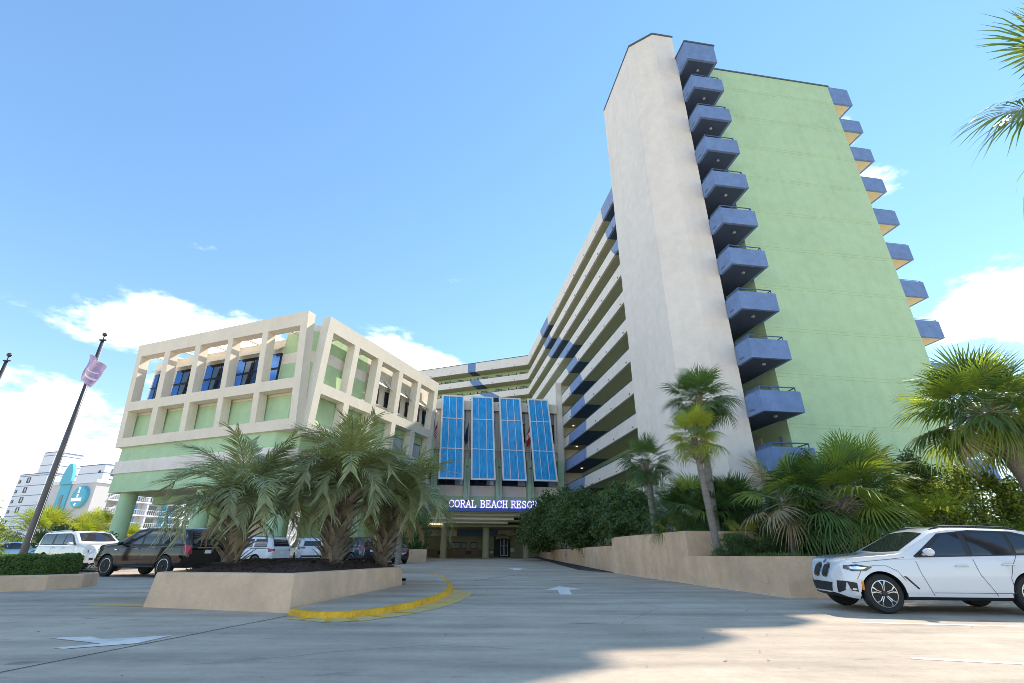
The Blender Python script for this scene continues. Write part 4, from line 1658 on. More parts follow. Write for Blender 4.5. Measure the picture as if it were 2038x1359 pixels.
COMPACT_SUV = dict(
    cat='car', dark_lamp=True, wheel=.375, xf=1.50, xr=-1.364, track=.80, spokes=5, yspoke=True, tumble=.30,
    plan=[(-2.34, .62), (-2.28, .76), (-2.1, .88), (-1.6, .945), (1.2, .945), (1.75, .93), (1.92, .885), (2.08, .80), (2.18, .68), (2.245, .50), (2.265, .34)],
    top=[(-2.34, .72), (-2.28, 1.02), (-2.14, 1.30), (-1.86, 1.585), (-1.5, 1.635), (-.6, 1.672), (-.1, 1.668), (.18, 1.60), (.98, 1.14), (1.18, 1.12), (1.85, 1.065), (2.05, 1.03), (2.16, .97), (2.23, .84), (2.265, .6)],
    belt=[(-2.34, .66), (-2.2, .98), (-1.8, 1.10), (.9, 1.03), (1.3, 1.02), (1.85, .97), (2.12, .90), (2.265, .52)],
    bot=[(-2.34, .42), (-2.1, .28), (-1.0, .24), (1.9, .24), (2.1, .27), (2.265, .36)],
    glass_surround=[[(-1.78, 1.115), (.70, 1.06), (.74, 1.085), (.06, 1.535), (-.6, 1.60), (-1.4, 1.57), (-1.82, 1.46), (-1.92, 1.28)]],
    windows=[[(-.30, 1.105), (.58, 1.085), (.03, 1.49), (-.34, 1.545)], [(-1.20, 1.125), (-.42, 1.108), (-.46, 1.553), (-1.20, 1.53)], [(-1.74, 1.16), (-1.28, 1.13), (-1.28, 1.525), (-1.72, 1.43)]],
    windscreen=[(.91, -.72), (.97, 0), (.91, .72), (.26, .61), (.20, 0), (.26, -.61)],
    rear_window=[(-.6, 1.18), (.6, 1.18), (.52, 1.5), (-.52, 1.5)],
    seams=[[(.74, 1.04), (.70, .75), (.58, .40), (.55, .34)], [(-.38, 1.09), (-.42, .75), (-.60, .42), (-.64, .34)], [(-1.26, 1.12), (-1.10, .92), (-.98, .68), (-.98, .36)], [(.55, .40), (-.98, .40)],
           [(.92, 1.06), (1.4, 1.01), (1.95, .955)], [(1.04, .62), (1.15, .80), (1.34, .90), (1.62, .90), (1.85, .80), (1.95, .64)]],
    handles=[(-.12, .90), (-1.02, .93)],
    headlights=[[(1.62, .875), (1.90, .925), (2.10, .905), (2.115, .84), (2.0, .79), (1.76, .80)]],
    taillights=[[(-2.2, .95), (-1.9, 1.0), (-1.92, 1.08), (-2.2, 1.06)]],
    front_parts=[('grille', ell(.185, .80, .155, .15, 20), 'chrome', .012), ('grille_mesh', ell(.185, .80, .118, .115, 20), 'black_trim', .018),
                 ('badge', ell(0, .975, .045, .04, 14, 2), 'fascia_blue', .014), ('air_intake', [(-.38, .38), (.38, .38), (.44, .56), (-.44, .56)], 'black_trim', .008), ('fog_intake', [(.52, .36), (.70, .42), (.76, .60), (.56, .60)], 'black_trim', .01)],
    side_parts=[('fender_vent', [(1.01, .70), (1.07, .71), (.84, .46), (.81, .475)], 'black_trim', .004), ('side_marker', [(1.855, .60), (1.895, .60), (1.905, .44), (1.865, .44)], 'amber', .006),
                ('sill_trim', [(1.02, .30), (-.95, .30), (-.95, .255), (1.02, .255)], 'black_trim', .003),
                ('fog_intake', [(1.97, .40), (2.08, .42), (2.12, .60), (1.97, .57)], 'black_trim', .006)],
    mirror=(.54, 1.12), rails=(-1.7, .05, .56, 0))

FULL_SUV = dict(
    cat='car', wheel=.42, xf=1.62, xr=-1.58, track=.88, spokes=10, spoke_w=.10, tumble=.20, chrome_mirror=False,
    plan=[(-2.70, .84), (-2.64, .94), (-2.4, 1.0), (1.9, 1.02), (2.3, .98), (2.5, .90), (2.60, .78), (2.63, .66)],
    top=[(-2.70, 1.06), (-2.66, 1.30), (-2.50, 1.80), (-2.35, 1.87), (-1.0, 1.925), (.1, 1.92), (.45, 1.86), (1.18, 1.36), (1.35, 1.31), (2.2, 1.24), (2.45, 1.18), (2.56, 1.05), (2.62, .75), (2.63, .6)],
    belt=[(-2.70, .9), (-2.6, 1.22), (1.1, 1.20), (1.5, 1.18), (2.3, 1.08), (2.55, .92), (2.63, .55)],
    bot=[(-2.70, .55), (-2.5, .36), (2.3, .34), (2.63, .46)],
    glass_surround=[[(-2.30, 1.245), (1.0, 1.225), (1.06, 1.25), (.42, 1.70), (.05, 1.79), (-2.2, 1.78), (-2.36, 1.70)]],
    windows=[[(-.10, 1.275), (.86, 1.26), (.32, 1.69), (-.10, 1.755)], [(-1.02, 1.28), (-.20, 1.275), (-.20, 1.757), (-1.06, 1.757)], [(-2.26, 1.285), (-1.18, 1.28), (-1.24, 1.755), (-2.22, 1.73)]],
    windscreen=[(1.10, -.80), (1.14, 0), (1.10, .80), (.52, .72), (.46, 0), (.52, -.72)],
    rear_window=[(-.74, 1.28), (.74, 1.28), (.68, 1.74), (-.68, 1.74)],
    seams=[[(1.06, 1.2), (1.06, .6), (.95, .46)], [(-.15, 1.24), (-.15, .6), (-.18, .46)], [(-1.12, 1.25), (-1.06, .95), (-.95, .7), (-.95, .46)], [(.95, .47), (-.95, .47)]],
    handles=[(.05, 1.10), (-.90, 1.11)], handle_mat='chrome',
    headlights=[[(2.18, 1.06), (2.50, 1.04), (2.52, .86), (2.40, .82), (2.22, .88)]],
    taillights=[[(-2.66, 1.22), (-2.48, 1.25), (-2.40, 1.18), (-2.52, .88), (-2.66, .86)]],
    taillights_rear=[[(.76, .88), (.93, .88), (.93, 1.22), (.84, 1.22)]],
    front_parts=[('grille', [(-.62, .70), (.62, .70), (.70, 1.06), (-.70, 1.06)], 'chrome', .01), ('air_intake', [(-.6, .52), (.6, .52), (.6, .64), (-.6, .64)], 'black_trim', .008)],
    rear_parts=[('plate', [(-.16, .90), (.16, .90), (.16, 1.04), (-.16, 1.04)], 'plate', .02), ('tailgate_trim', [(-.55, 1.10), (.55, 1.10), (.55, 1.15), (-.55, 1.15)], 'chrome', .015)],
    side_parts=[('sill_trim', [(1.10, .40), (-1.0, .40), (-1.0, .44), (1.10, .44)], 'chrome', .006), ('running_board', [(1.10, .36), (-1.02, .36), (-1.02, .39), (1.10, .39)], 'black_trim', .02),
                ('fender_vent', [(1.18, 1.06), (1.36, 1.08), (1.22, 1.02)], 'chrome', .006), ('fog_intake', [(2.42, .66), (2.56, .66), (2.56, .56), (2.42, .54)], 'black_trim', .008)],
    mirror=(.90, 1.24), rails=(-2.2, .1, .76, 0), rail_mat='chrome')

MINIVAN = dict(
    cat='car', wheel=.35, xf=1.52, xr=-1.48, track=.84, spokes=7, spoke_w=.12, tumble=.24,
    plan=[(-2.55, .80), (-2.48, .92), (-2.2, .98), (1.7, .98), (2.15, .90), (2.4, .74), (2.5, .55)],
    top=[(-2.55, .9), (-2.48, 1.25), (-2.30, 1.66), (-2.0, 1.73), (-.6, 1.76), (.3, 1.70), (1.45, 1.10), (1.7, 1.04), (2.2, .95), (2.4, .82), (2.5, .6)],
    belt=[(-2.55, .8), (-2.4, 1.06), (1.2, 1.0), (2.2, .82), (2.5, .5)],
    bot=[(-2.55, .42), (-2.3, .26), (2.2, .22), (2.5, .32)],
    glass_surround=[[(-2.25, 1.08), (1.15, 1.03), (1.2, 1.05), (.35, 1.56), (-.3, 1.62), (-2.1, 1.62)]],
    windows=[[(-.06, 1.10), (.98, 1.07), (.3, 1.53), (-.10, 1.57)], [(-1.12, 1.11), (-.18, 1.10), (-.22, 1.58), (-1.14, 1.58)], [(-2.18, 1.12), (-1.24, 1.11), (-1.26, 1.58), (-2.06, 1.56)]],
    surround_mat='paint_white',
    windscreen=[(1.40, -.74), (1.46, 0), (1.40, .74), (.42, .64), (.36, 0), (.42, -.64)],
    rear_window=[(-.7, 1.16), (.7, 1.16), (.62, 1.56), (-.62, 1.56)],
    seams=[[(1.1, 1.0), (1.05, .5), (1.0, .34)], [(-.14, 1.06), (-.14, .5), (-.14, .34)], [(-1.2, 1.07), (-1.2, .6), (-1.0, .36)]],
    handles=[(.05, .92), (-.3, .93)],
    headlights=[[(1.85, .80), (2.2, .80), (2.25, .68), (2.0, .66)]],
    taillights=[[(-2.5, 1.02), (-2.3, 1.05), (-2.32, .86), (-2.5, .86)]], taillights_rear=[[(.66, .90), (.90, .90), (.88, 1.04), (.66, 1.02)]],
    rear_parts=[('plate', [(-.16, .74), (.16, .74), (.16, .88), (-.16, .88)], 'plate', .02), ('bumper_trim', [(-.8, .42), (.8, .42), (.8, .5), (-.8, .5)], 'black_trim', .01)],
    side_parts=[('slide_track', [(-2.3, 1.035), (-1.0, 1.02), (-1.0, 1.05), (-2.3, 1.065)], 'black_trim', .004), ('sill_trim', [(1.0, .3), (-1.0, .3), (-1.0, .25), (1.0, .25)], 'black_trim', .003)],
    mirror=(.95, 1.06), rails=(-2.0, .1, .70, 0))

MID_SUV = dict(COMPACT_SUV)
MID_SUV.update(dark_lamp=False, yspoke=False, spokes=6, spoke_w=.13,
               top=[(-2.34, .80), (-2.30, 1.06), (-2.22, 1.34), (-2.02, 1.68), (-1.7, 1.74), (-.6, 1.78), (.0, 1.76), (.22, 1.68), (1.0, 1.17), (1.2, 1.14), (1.95, 1.06), (2.1, .98), (2.2, .87), (2.25, .70), (2.265, .55)],
               taillights_rear=[[(.46, 1.02), (.82, 1.04), (.80, 1.16), (.46, 1.12)]], rails=(-1.9, .2, .60, 0),
               rear_parts=[('plate', [(-.16, .80), (.16, .80), (.16, .94), (-.16, .94)], 'plate', .02), ('bumper_trim', [(-.72, .40), (.72, .40), (.72, .60), (-.72, .60)], 'black_trim', .008)])
SEDAN = dict(
    cat='car', wheel=.34, xf=1.45, xr=-1.40, track=.79, spokes=7, spoke_w=.12, tumble=.34,
    plan=[(-2.42, .62), (-2.36, .78), (-2.1, .88), (-1.4, .925), (1.2, .925), (1.8, .89), (2.15, .78), (2.36, .58), (2.42, .42)],
    top=[(-2.42, .62), (-2.38, .92), (-2.25, 1.06), (-1.78, 1.12), (-.95, 1.40), (-.3, 1.45), (.25, 1.41), (1.15, 1.0), (1.4, .96), (2.1, .82), (2.32, .70), (2.42, .52)],
    belt=[(-2.42, .55), (-2.3, .90), (-1.2, .98), (1.0, .91), (2.1, .74), (2.42, .45)],
    bot=[(-2.42, .36), (-2.2, .22), (2.1, .19), (2.42, .28)],
    glass_surround=[[(-1.55, 1.03), (.92, .95), (.20, 1.33), (-.4, 1.37), (-.9, 1.33)]],
    windows=[[(-.25, 1.0), (.74, .975), (.16, 1.29), (-.3, 1.33)], [(-1.3, 1.03), (-.35, 1.005), (-.4, 1.335), (-.85, 1.30)]],
    windscreen=[(1.08, -.68), (1.12, 0), (1.08, .68), (.34, .56), (.28, 0), (.34, -.56)],
    rear_window=[(-.52, 1.16), (.52, 1.16), (.44, 1.36), (-.44, 1.36)],
    seams=[[(.9, .92), (.82, .5), (.75, .3)], [(-.3, .96), (-.34, .5), (-.4, .3)], [(-1.3, .98), (-1.1, .7), (-1.0, .32)]],
    handles=[(-.1, .82), (-1.05, .85)],
    headlights=[[(1.75, .70), (2.15, .68), (2.2, .60), (1.95, .58)]],
    taillights=[[(-2.36, .95), (-1.95, .98), (-2.0, .84), (-2.36, .80)]], taillights_rear=[[(.30, .84), (.74, .82), (.72, .96), (.34, .93)]],
    rear_parts=[('plate', [(-.16, .66), (.16, .66), (.16, .80), (-.16, .80)], 'plate', .02), ('bumper_trim', [(-.6, .34), (.6, .34), (.6, .46), (-.6, .46)], 'black_trim', .008)],
    mirror=(.72, .98))

car('parked_car', COMPACT_SUV, 'paint_white', (8.66, 11.18), 174, 'white compact sport utility car with black roof rails parked at the right edge').scale = (.93, .93, .93)
car('parked_car', FULL_SUV, 'paint_black', (-15.45, 23.1), 180 - 17, 'large black sport utility car with chrome trim and red tail lamp behind the island planter', 'cars parked by the raised building')
car('parked_car', FULL_SUV, 'paint_white', (-22.4, 27.6), -24, 'large white sport utility car facing the drive behind the hedge', 'cars parked by the raised building')
car('parked_car', SEDAN, 'paint_teal', (-34.0, 36.0), 190, 'pale teal car mostly hidden behind the flagpole at the left edge', 'cars parked by the raised building')
car('parked_car', SEDAN, 'paint_navy', (-23.0, 32.5), 165, 'dark car roof showing between the large white and the large black cars', 'cars parked by the raised building')
car('parked_car', MINIVAN, 'paint_white', (-16.7, 33.2), 166, 'white minivan between the first and second feathery palm trunks', 'cars parked by the raised building')
car('parked_car', SEDAN, 'paint_white', (-20.3, 34.2), 200, 'white car mostly hidden behind the leftmost feathery palm trunk', 'cars parked by the raised building')
car('parked_car', MID_SUV, 'paint_white', (-14.9, 38.0), 122, 'white sport utility car seen from behind, left of the thick palm trunk', 'cars parked by the raised building')
car('parked_car', MID_SUV, 'paint_grey', (-11.9, 38.2), 150, 'dark grey blue car between the two right palm trunks', 'cars parked by the raised building')
car('parked_car', SEDAN, 'paint_navy', (-9.2, 39.6), 118, 'black sedan with red tail lamps in front of the small entrance planter', 'cars parked by the raised building')
# ------------------------------------------------------------------ foliage
def mesh_from(bb, name, mats, smooth=False):
    me = bpy.data.meshes.new(name)
    me.from_pydata(bb.v, [], bb.f)
    for m_ in ([mats] if isinstance(mats, str) else mats):
        me.materials.append(M(m_))
    if len(bb.mi) == len(bb.f) and not isinstance(mats, str):
        me.polygons.foreach_set('material_index', bb.mi)
    if smooth:
        me.polygons.foreach_set('use_smooth', [True] * len(me.polygons))
    return me


def frond_mesh(seed, L, curl, leaf_len, mats, npairs=52):
    """Feather frond: arching rachis along +x with drooping leaflets on both sides."""
    rg = random.Random(seed)
    bb = MB()
    pts, dirs = [], []
    p = Vector((0, 0, 0))
    N = 26
    ang = 0.0
    for i in range(N + 1):
        s = i / N
        a = -curl * (s ** 1.45)
        d = Vector((cos(a), .06 * sin(s * 3 + seed), sin(a))).normalized()
        pts.append(p.copy()); dirs.append(d)
        p = p + d * (L / N)
    bb.tube(pts, [.020 * (1 - .85 * i / N) + .003 for i in range(N + 1)], 5, 1, False)
    for k in range(npairs):
        s = .16 + .83 * k / (npairs - 1)
        f_ = s * N
        i = min(N - 1, int(f_)); t = f_ - i
        base = pts[i].lerp(pts[i + 1], t)
        d = dirs[i].lerp(dirs[i + 1], t).normalized()
        up = Vector((0, 1, 0)).cross(d) * -1
        if up.z < 0 and abs(d.z) < .9:
            up = -up
        side = d.cross(up).normalized()
        prof = (sin(min(1, (s - .1) * 1.25 + .12) * pi) ** .6) if s < .95 else .45
        for sg in (-1, 1):
            ll = leaf_len * (.35 + .65 * max(.1, prof)) * rg.uniform(.85, 1.12)
            fw = .55 + .5 * s + rg.uniform(-.12, .12)
            v_up = .40 + rg.uniform(-.45, .35)
            dr = (d * fw + side * sg * 1.0 + up * v_up).normalized()
            droop = Vector((0, 0, -1)) * ll * (.35 + .6 * rg.random())
            w_ = .0095 * rg.uniform(.8, 1.2)
            wn_ = dr.cross(up).normalized() * w_ if sg > 0 else up.cross(dr).normalized() * w_
            b0 = base
            m1 = base + dr * ll * .42 + droop * .10
            m2 = base + dr * ll * .74 + droop * .42
            tp = base + dr * ll * .96 + droop * 1.0
            i0, i1 = bb.pt(b0 - wn_ * .6), bb.pt(b0 + wn_ * .6)
            i2, i3 = bb.pt(m1 - wn_ * 1.25), bb.pt(m1 + wn_ * 1.25)
            i4, i5 = bb.pt(m2 - wn_ * .95), bb.pt(m2 + wn_ * .95)
            i6 = bb.pt(tp)
            bb.f += [[i0, i1, i3, i2], [i2, i3, i5, i4], [i4, i5, i6]]
            bb.mi += [0, 0, 0]
    return mesh_from(bb, 'frond', mats)


def fan_mesh(seed, petiole, radius, mats, nseg=42, droop=.35, spread=135, fold=.25):
    """Fan leaf: petiole along +x, then blades radiating from its end, split and drooping at the tips."""
    rg = random.Random(seed)
    bb = MB()
    P = [Vector((petiole * t, 0, -.10 * petiole * t * t)) for t in (0, .33, .66, 1)]
    bb.tube(P, [.022, .017, .014, .012], 5, 1, False)
    hub = P[-1]
    for i in range(nseg):
        u = (i + .5) / nseg * 2 - 1
        a = radians(spread) * u + rg.uniform(-.03, .03)
        rr = radius * (1 - .42 * abs(u) ** 2.2) * rg.uniform(.88, 1.08)
        c_ = hub + Vector((.16 * radius * (1 - abs(u)), 0, -.02 * (1 - abs(u))))
        d = Vector((cos(a), sin(a), fold * abs(u) - .04)).normalized()
        sd = Vector((-sin(a), cos(a), 0))
        pl = 1 if i % 2 else -1
        hw = radius * radians(spread) / nseg * .85

        def at(s, k):
            dz = -droop * rr * (s ** 2.6) * (1 + .4 * rnd)
            return c_ + d * rr * s + sd * hw * k + Vector((0, 0, dz + (.012 * pl if k else 0)))
        rnd = rg.uniform(-.6, 1.1)
        i0, i1 = bb.pt(at(.04, -.10)), bb.pt(at(.04, .10))
        i2, i3 = bb.pt(at(.45, -.50)), bb.pt(at(.45, .50))
        i4, i5 = bb.pt(at(.74, -.34)), bb.pt(at(.74, .34))
        i6 = bb.pt(at(rg.uniform(.95, 1.05), 0))
        bb.f += [[i0, i1, i3, i2], [i2, i3, i5, i4], [i4, i5, i6]]
        bb.mi += [0, 0, 0]
    return mesh_from(bb, 'fan_leaf', mats)


def boot_mesh(seed, L=.34, w=.06):
    rg = random.Random(seed)
    bb = MB()
    P = []
    for t in (0, .35, .7, 1):
        P.append(Vector((L * t * .55 + .10 * t * t, rg.uniform(-.01, .01), L * t)))
    for k in range(3):
        w0, w1 = w * (1 - .22 * k), w * (1 - .22 * (k + 1))
        th = .022 * (1 - .2 * k)
        p, q = P[k], P[k + 1]
        bb.hexa([p + Vector((0, -w0, 0)), p + Vector((th, -w0 * .3, 0)), p + Vector((th, w0 * .3, 0)), p + Vector((0, w0, 0))],
                [q + Vector((0, -w1, 0)), q + Vector((th, -w1 * .3, 0)), q + Vector((th, w1 * .3, 0)), q + Vector((0, w1, 0))])
    return mesh_from(bb, 'leaf_base', 'boot')


FEATHER = [frond_mesh(10 + i, L, c_, .60, ['pindo_leaf', 'pindo_rachis'], 56) for i, (L, c_) in enumerate(((2.05, 1.35), (2.25, 2.0), (2.35, 2.4), (2.3, 2.45), (2.0, 2.3), (1.8, .75)))]
DEADF = frond_mesh(99, 1.5, 1.2, .42, ['dead_leaf', 'boot'], 40)
FANS = {}
for key, mt in (('g', 'sabal_leaf'), ('y', 'sabal_yellow'), ('b', 'sabal_bright'), ('d', 'dead_leaf')):
    FANS[key] = [fan_mesh(40 + 7 * i + ord(key), pe, ra, [mt, 'pindo_rachis'], 36, dr, sp, fo) for i, (pe, ra, dr, sp, fo) in
                 enumerate(((.75, .85, .22, 130, .30), (.8, .9, .5, 140, .2), (.6, .8, .75, 125, .35), (.9, .85, .4, 120, .5)))]
BOOTS = [boot_mesh(70 + i, .26 + .05 * i, .055 + .006 * i) for i in range(4)]


def place_leaf(me, nm, parent, base, az_, elev, roll, scale):
    o = link(nm, me, parent)
    q = Matrix.Rotation(az_, 4, 'Z') @ Matrix.Rotation(-elev, 4, 'Y') @ Matrix.Rotation(roll, 4, 'X')
    o.matrix_basis = Matrix.Translation(base) @ q @ Matrix.Scale(scale, 4)
    return o


def feather_palm(name, label, loc, trunk_h, r0, nfr, scale, seed, group=None, lean=(0, 0)):
    rg = random.Random(seed)
    root = empty(name, loc)
    tag(root, label, 'palm tree', group)
    bb = MB()
    P = []
    for i in range(9):
        t = i / 8
        P.append((lean[0] * t * t, lean[1] * t * t, -.15 + (trunk_h + .15) * t))
    bb.tube(P, [r0 * (1.05 - .28 * i / 8) for i in range(9)], 16)
    bb.build('trunk', 'wood_trunk', root, True)
    nb = int(64 * trunk_h / 1.3)
    for i in range(nb):
        t = (i + .5) / nb
        a = i * 2.39996 + rg.uniform(-.12, .12)
        rr = r0 * (1.02 - .28 * t)
        base = Vector((lean[0] * t * t + rr * cos(a) * .92, lean[1] * t * t + rr * sin(a) * .92, trunk_h * t - .02))
        o = link('leaf_base', BOOTS[i % 4], root)
        tilt = rg.uniform(-.1, .25) + .35 * t
        sc_ = rg.uniform(.8, 1.25) * (1 + .9 * t)
        o.matrix_basis = Matrix.Translation(base) @ Matrix.Rotation(a, 4, 'Z') @ Matrix.Rotation(tilt, 4, 'Y') @ Matrix.Scale(sc_, 4)
    top = Vector((lean[0], lean[1], trunk_h))
    for i in range(nfr):
        t = (i + .5) / nfr
        a = i * 2.39996 + rg.uniform(-.25, .25)
        elev = radians(86 - 58 * t ** 1.1 + rg.uniform(-8, 8))
        k = 5 if t < .08 else (0 if t < .25 else (1 if t < .45 else (2 if t < .65 else (3 if t < .85 else 4))))
        base = top + Vector((cos(a) * .12, sin(a) * .12, -.05 - .35 * t))
        place_leaf(FEATHER[k], 'frond', root, base, a, elev, rg.uniform(-.35, .35), scale * rg.uniform(.88, 1.12))
    for i in range(6):                       # dry brown fronds hanging under the crown
        a = i * 1.15 + rg.uniform(-.3, .3) + seed
        place_leaf(DEADF, 'dry_frond', root, top + Vector((cos(a) * .2, sin(a) * .2, -.4)), a, radians(rg.uniform(-30, -5)), rg.uniform(-.6, .6), scale * rg.uniform(.5, .75))
    return root


def fan_palm(name, label, loc, height, nleaf, scale, seed, mix='g', lean=(0, 0), r=.16, group=None, elo=-50, boots=None, skirt=0, bow=1.7, trunk='sabal_trunk', ehi=82):
    rg = random.Random(seed)
    root = empty(name, loc)
    tag(root, label, 'palm tree', group)
    P = []
    for i in range(13):
        t = i / 12
        P.append(Vector((lean[0] * t ** bow, lean[1] * t ** bow, -.2 + (height + .2) * t)))
    bb = MB()
    rs = [r * (1.12 - .25 * t + .05 * sin(t * 40)) for t in [i / 12 for i in range(13)]]
    bb.tube(P, rs, 14)
    bb.build('trunk', trunk, root, True)
    top = P[-1]
    nb = boots if boots is not None else 26
    for i in range(nb):
        t = 1 - (i / max(1, nb)) * min(1, .95 / max(height, .3))
        pos = Vector((lean[0] * t ** bow, lean[1] * t ** bow, height * t))
        a = i * 2.39996
        o = link('leaf_base', BOOTS[i % 4], root)
        o.matrix_basis = Matrix.Translation(pos + Vector((cos(a), sin(a), 0)) * r * .85 + Vector((0, 0, -.1))) @ Matrix.Rotation(a, 4, 'Z') @ Matrix.Rotation(.25 + rg.random() * .3, 4, 'Y') @ Matrix.Scale(rg.uniform(.9, 1.3), 4)
    for i in range(nleaf):
        t = (i + .5) / nleaf
        a = i * 2.39996 + rg.uniform(-.3, .3)
        elev = radians(ehi + (elo - ehi) * t + rg.uniform(-9, 9))
        key = mix[int(rg.random() * len(mix))]
        if skirt and i >= nleaf - skirt:
            key = 'd'
        base = top + Vector((cos(a) * r * .6, sin(a) * r * .6, .05 - .3 * t))
        k = 0 if t < .25 else (3 if t < .45 else (1 if t < .75 else 2))
        place_leaf(FANS[key][k], 'leaf', root, base, a, elev, rg.uniform(-.4, .4), scale * rg.uniform(.85, 1.12))
    return root


def leaf_cloud(bb, rg, clumps, n, size, mi=0, shell=.55):
    """Small leaf quads scattered through ellipsoid clumps, denser towards their skin."""
    tot = sum(c_[3] * c_[4] * c_[5] for c_ in clumps)
    for (cx_, cy_, cz_, ax, ay, az_) in clumps:
        m_ = int(n * ax * ay * az_ / tot)
        for i in range(m_):
            d = Vector((rg.gauss(0, 1), rg.gauss(0, 1), rg.gauss(0, 1))).normalized()
            rad = (shell + (1 - shell) * rg.random()) if rg.random() < .8 else rg.random()
            rad *= 1 + .16 * sin(d.x * 7 + cx_) * sin(d.y * 6 + cy_) + .1 * sin(d.z * 9)
            p = Vector((cx_ + d.x * ax * rad, cy_ + d.y * ay * rad, cz_ + d.z * az_ * rad))
            nrm = (d * .6 + Vector((rg.gauss(0, .6), rg.gauss(0, .6), rg.gauss(0, .5) + .35))).normalized()
            t1 = nrm.orthogonal().normalized()
            a = rg.uniform(0, 2 * pi)
            u = (Matrix.Rotation(a, 3, nrm) @ t1) * size * rg.uniform(.7, 1.35)
            v = nrm.cross(u).normalized() * size * rg.uniform(.32, .5)
            ids = [bb.pt(p - u), bb.pt(p + v - u * .1), bb.pt(p + u), bb.pt(p - v - u * .1)]
            bb.f.append(ids); bb.mi.append(mi)


def bush(name, label, loc, clumps, n, size, mats, seed, cat='shrub', group=None, trunks=3, split=None):
    rg = random.Random(seed)
    root = empty(name, loc)
    tag(root, label, cat, group)
    bb = MB()
    sub = []
    for (cx_, cy_, cz_, ax, ay, az_) in clumps:        # many small tufts on the skin of each mass, dark gaps between them
        m_ = max(6, int(9 + 16 * (ax * ay * az_) ** .33))
        for _ in range(m_):
            d = Vector((rg.gauss(0, 1), rg.gauss(0, 1), rg.gauss(0, 1) + .25)).normalized()
            k = rg.uniform(.68, 1.02)
            r_ = rg.uniform(.20, .40)
            sub.append((cx_ + d.x * ax * k, cy_ + d.y * ay * k, cz_ + d.z * az_ * k, ax * r_, ay * r_, az_ * r_ * .8))
    leaf_cloud(bb, rg, sub, int(n * .8), size, 0, .45)
    leaf_cloud(bb, rg, clumps, int(n * .35), size, 0, .3)
    if len(mats) > 1:
        bb.mi = [0 if rg.random() < (split or .7) else 1 for _ in bb.f]
    o = link('crown', mesh_from(bb, 'crown', mats if len(mats) > 1 else mats[0]), root)
    bb = MB()
    for i in range(trunks):
        c_ = clumps[i % len(clumps)]
        x0, y0 = rg.uniform(-.25, .25), rg.uniform(-.25, .25)
        bb.tube([(x0, y0, -.1), (x0 + (c_[0] - x0) * .3 + rg.uniform(-.1, .1), y0 + (c_[1] - y0) * .3, c_[2] * .35), (c_[0] * .8, c_[1] * .8, c_[2] * .75), (c_[0] + rg.uniform(-.3, .3), c_[1], c_[2] + c_[5] * .5)], [.07, .055, .04, .012], 7)
        for j in range(4):
            e = (c_[0] + rg.uniform(-1, 1) * c_[3] * .8, c_[1] + rg.uniform(-1, 1) * c_[4] * .8, c_[2] + rg.uniform(-.3, .8) * c_[5])
            bb.tube([(c_[0] * .6, c_[1] * .6, c_[2] * .6), (c_[0] * .4 + e[0] * .6, c_[1] * .4 + e[1] * .6, (c_[2] * .6 + e[2]) / 2 + .1), e], [.03, .02, .006], 5)
    bb.build('trunk', 'branch', root)
    return root


# island palms
feather_palm('feather_palm', 'leftmost feathery palm of the island planter, wide arching crown', (-7.14, 13.5, .98), 1.5, .20, 36, 1.03, 1, 'feathery palms of the island planter')
feather_palm('feather_palm', 'middle feathery palm of the island planter, tallest and thickest trunk', (-4.95, 14.6, 1.0), 2.05, .29, 52, 1.10, 2, 'feathery palms of the island planter', (.12, 0))
feather_palm('feather_palm', 'rightmost feathery palm of the island planter, leaning trunk with splayed leaf stubs', (-4.1, 16.7, 1.0), 1.75, .20, 36, 1.05, 3, 'feathery palms of the island planter', (.38, .1))

# fan palms in the bed beside the tower
fan_palm('fan_palm', 'slender fan palm with yellow green crown and pale leaning trunk before the white stair tower', (6.68, 17.0, 1.0), 4.1, 30, .62, 11, 'yyyb', (-.22, .1), .115, 'fan palms of the right bed', -35, 24, bow=1.0)
fan_palm('fan_palm', 'dark green round crowned fan palm rising just behind the yellow green one', (7.5, 19.0, 1.6), 5.5, 58, .84, 12, 'g', (.1, 0), .13, 'fan palms of the right bed', -85)
fan_palm('fan_palm', 'small dark fan palm before the lowest corridors, left of the white stair tower', (5.95, 21.5, 1.6), 3.35, 30, .72, 13, 'g', (-.1, 0), .14, 'fan palms of the right bed', -60)
rg = random.Random(9)
names_ = ['leftmost', 'second', 'third', 'fourth', 'rightmost']
for i, (x, y, h, m_) in enumerate(((6.65, 20.6, 1.0, 'g'), (7.2, 19.9, 1.45, 'ggb'), (7.75, 19.7, .85, 'g'), (8.3, 19.8, 1.35, 'g'), (8.95, 20.1, 1.2, 'ggg'))):
    fan_palm('fan_palm', '%s low dark fan palm of the thicket above the tall tan wall' % names_[i], (x, y, 1.5), h, 30, .92, 20 + i, m_, (0, 0), .13, 'fan palms of the right bed', -25, 8)
fan_palm('fan_palm', 'tiny bright yellow green fan palm at the foot of the leaning trunk', (8.05, 18.1, 1.0), .75, 7, .5, 31, 'y', (0, 0), .05, 'fan palms of the right bed', 10, 0)
fan_palm('fan_palm', 'tiny yellow green fan palm peeping over the tall tan wall, left of the leaning trunk', (6.15, 20.0, 1.65), .45, 7, .42, 32, 'yb', (0, 0), .05, 'fan palms of the right bed', 25, 0)
fan_palm('fan_palm', 'big shaggy fan palm with stubby booted trunk in front of the green wall', (9.85, 15.4, .95), 1.75, 62, 1.12, 41, 'gggbb', (.1, 0), .2, 'fan palms of the right bed', -72, 90, 4)
fan_palm('fan_palm', 'bright sunlit fan palm right behind the shaggy booted one', (11.6, 16.6, 1.4), 2.0, 42, 1.05, 42, 'bby', (0, 0), .17, 'fan palms of the right bed', -60, 20)
